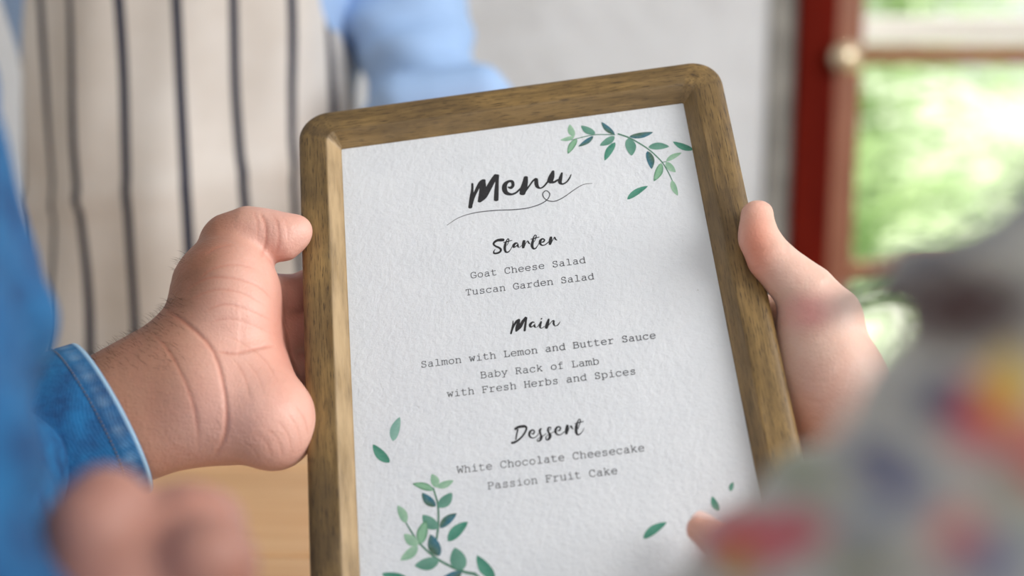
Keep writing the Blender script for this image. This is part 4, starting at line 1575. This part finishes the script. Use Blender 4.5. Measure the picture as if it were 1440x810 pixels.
# cuff of the right sleeve at the wrist
cA, cB = hp(1345, 712, -28) / 1000, hp(1560, 900, -36) / 1000
ax2 = cA - cB
ax2 /= np.linalg.norm(ax2)
up2 = np.array([0.6, 0.8, 0.0])
up2 -= ax2 * (up2 @ ax2)
up2 /= np.linalg.norm(up2)
dn2 = np.cross(ax2, up2)
rg = []
for i in range(16):
    t = i / 15
    hw = 0.034 - 0.006 * t
    rg.append((lerp(cB, cA, t), up2 * hw, dn2 * hw * 0.9))
V_, n_ = [], 48
o_, SVc = tube('sleeve_cuff', rg, M['floral'], woman, n_, fold=lambda t, th: 0.05 * math.sin(5 * th + 3 * t))
me = o_.data
a = me.color_attributes.new(name='print', type='FLOAT_COLOR', domain='POINT')
ncol = np.tile(np.array([*lin(190, 190, 186)]), (len(me.vertices), 1))
for i in range(14):
    k = r.integers(len(ncol))
    pv = np.array([v.co for v in me.vertices])
    d = np.linalg.norm(pv - pv[k], axis=1) / 0.007
    f = np.clip(1.2 - d ** 2, 0, 1)[:, None]
    ncol = ncol * (1 - f) + np.array([*lin(*[(200, 70, 86), (74, 84, 130), (120, 146, 110)][i % 3])]) * f
a.data.foreach_set('color', ncol.ravel())

# ------------------------------------------------------------------ waiter behind the table
wc = at_y(217, 200, 1.02)
cx, cy = wc[0], 1.165
waiter = empty('person', (cx, cy, 0.0))
tag(waiter, 'waiter standing behind the table in a striped canvas apron and pale blue shirt', 'person')


def torso(a_fn, b_fn, z0, z1, nz_, n, a0, a1, fold):
    V, UV = [], []
    for k in range(n):
        for i in range(nz_):
            s = i / (nz_ - 1)
            z = z0 + (z1 - z0) * s
            t = a0 + ((a1(z) if callable(a1) else a1) - a0) * k / (n - 1)
            d = fold(t, z)
            V.append((cx + (a_fn(z) + d) * math.sin(t), cy - (b_fn(z) + d) * math.cos(t), z))
            UV.append((t * 0.150 / 0.0465 + 10.0, z))
    return V, UV


def afold(t, z):
    return (0.0035 * math.sin(5.0 * t + 9 * z) + 0.003 * math.sin(11 * t - 14 * z + 1) + 0.0022 * math.sin(30 * z + 3 * t)
            + 0.0035 * math.exp(-((z - 0.905 - 0.02 * t) / 0.006) ** 2))


aw = lambda z: 0.131 + 0.02 * min(1, max(0, (0.98 - z) * 3.0))
V, UV = torso(lambda z: aw(z), lambda z: 0.145, 0.42, 1.34, 90, 80, -1.9, lambda z: 1.30 - 0.34 * min(1, max(0, (z - 0.99) / 0.07)), afold)
# give the apron slight thickness
ap = mesh('apron', V, grid_faces(80, 90), M['apron'], waiter, True, UV)
sd = ap.modifiers.new('s', 'SOLIDIFY')
sd.thickness = 0.002
sd.offset = -1
sw_ = lambda z: 0.128 + 0.030 * min(1, max(0, (z - 0.97) * 9))
V, UV = torso(sw_, lambda z: 0.118, 0.80, 1.45, 40, 64, -math.pi, math.pi - 2 * math.pi / 64, lambda t, z: 0.002 * math.sin(9 * t + 12 * z))
mesh('shirt', V, grid_faces(64, 40, True), M['shirt'], waiter, True)
V, UV = torso(lambda z: 0.13, lambda z: 0.11, 0.02, 0.82, 12, 40, -math.pi, math.pi - 2 * math.pi / 40, lambda t, z: 0.002 * math.sin(4 * t))
M['trousers'] = mat_plain('dark cotton', lin(50, 52, 60), 0.9)
mesh('trousers', V, grid_faces(40, 12, True), M['trousers'], waiter, True)
# sleeve and forearm
F5 = Field([-220, 30, -1400], [60, 500, -900], 3.0)
nz(F5, (530, -330, 1.22), (567, 20, 1.13), 62, 50, 10)
nz(F5, (567, 20, 1.13), (602, 128, 1.09), 50, 42, 8)
V5, Q5 = F5.build(2)
N5 = vnormals(V5, Q5)
if N5[V5[:, 2].argmax(), 2] < 0:
    Q5 = Q5[:, ::-1]
    N5 = -N5
V5 = V5 + N5 * (2.2 * np.sin(V5[:, 0] * 0.07 + V5[:, 1] * 0.11) + 1.5 * np.sin(V5[:, 1] * 0.19 - V5[:, 0] * 0.05))[:, None]
mesh('sleeve', cw(V5), Q5, M['shirt'], waiter, True)
F6 = Field([-160, 60, -1200], [60, 220, -700], 3.0)
cA = dp_(618, 158, 1.07)
F6.cone(cA + [-34, -8, 0], cA + [34, 6, 0], 26, 24, 10)
F6.cone(cA + [-26, 6, 20], cA + [30, 14, 20], 22, 20, 10)
V6, Q6 = F6.build(2)
if vnormals(V6, Q6)[V6[:, 2].argmax(), 2] < 0:
    Q6 = Q6[:, ::-1]
mesh('rolled_cuff', cw(V6), Q6, M['shirt'], waiter, True)
F7 = Field([-120, -60, -1120], [90, 160, -700], 2.5)
nz(F7, (618, 190, 1.08), (650, 260, .96), 36, 28, 10)
nz(F7, (650, 250, .95), (700, 330, .86), 28, 25, 8)
nz(F7, (700, 330, .86), (735, 360, .81), 28, 26, 8)
for i, (dx, dy) in enumerate(((0, 0), (18, 22), (30, 46), (38, 70))):
    nz(F7, (725 + dx * .3, 350 + dy, .815), (775 + dx * .5, 372 + dy * 0.9, .775), 10, 8.5, 2)
    nz(F7, (775 + dx * .5, 372 + dy * 0.9, .775), (800 + dx * .4, 400 + dy * 0.9, .79), 8.5, 7.5, 2)
nz(F7, (715, 350, .80), (745, 330, .77), 11, 8.5, 5)
V7, Q7 = F7.build(2)
if vnormals(V7, Q7)[V7[:, 2].argmax(), 2] < 0:
    Q7 = Q7[:, ::-1]
mesh('body', cw(V7), Q7, M['skin_m'], waiter, True, None, {'tone': np.tile(np.array(lin(214, 158, 132)[:3]), (len(V7), 1))})
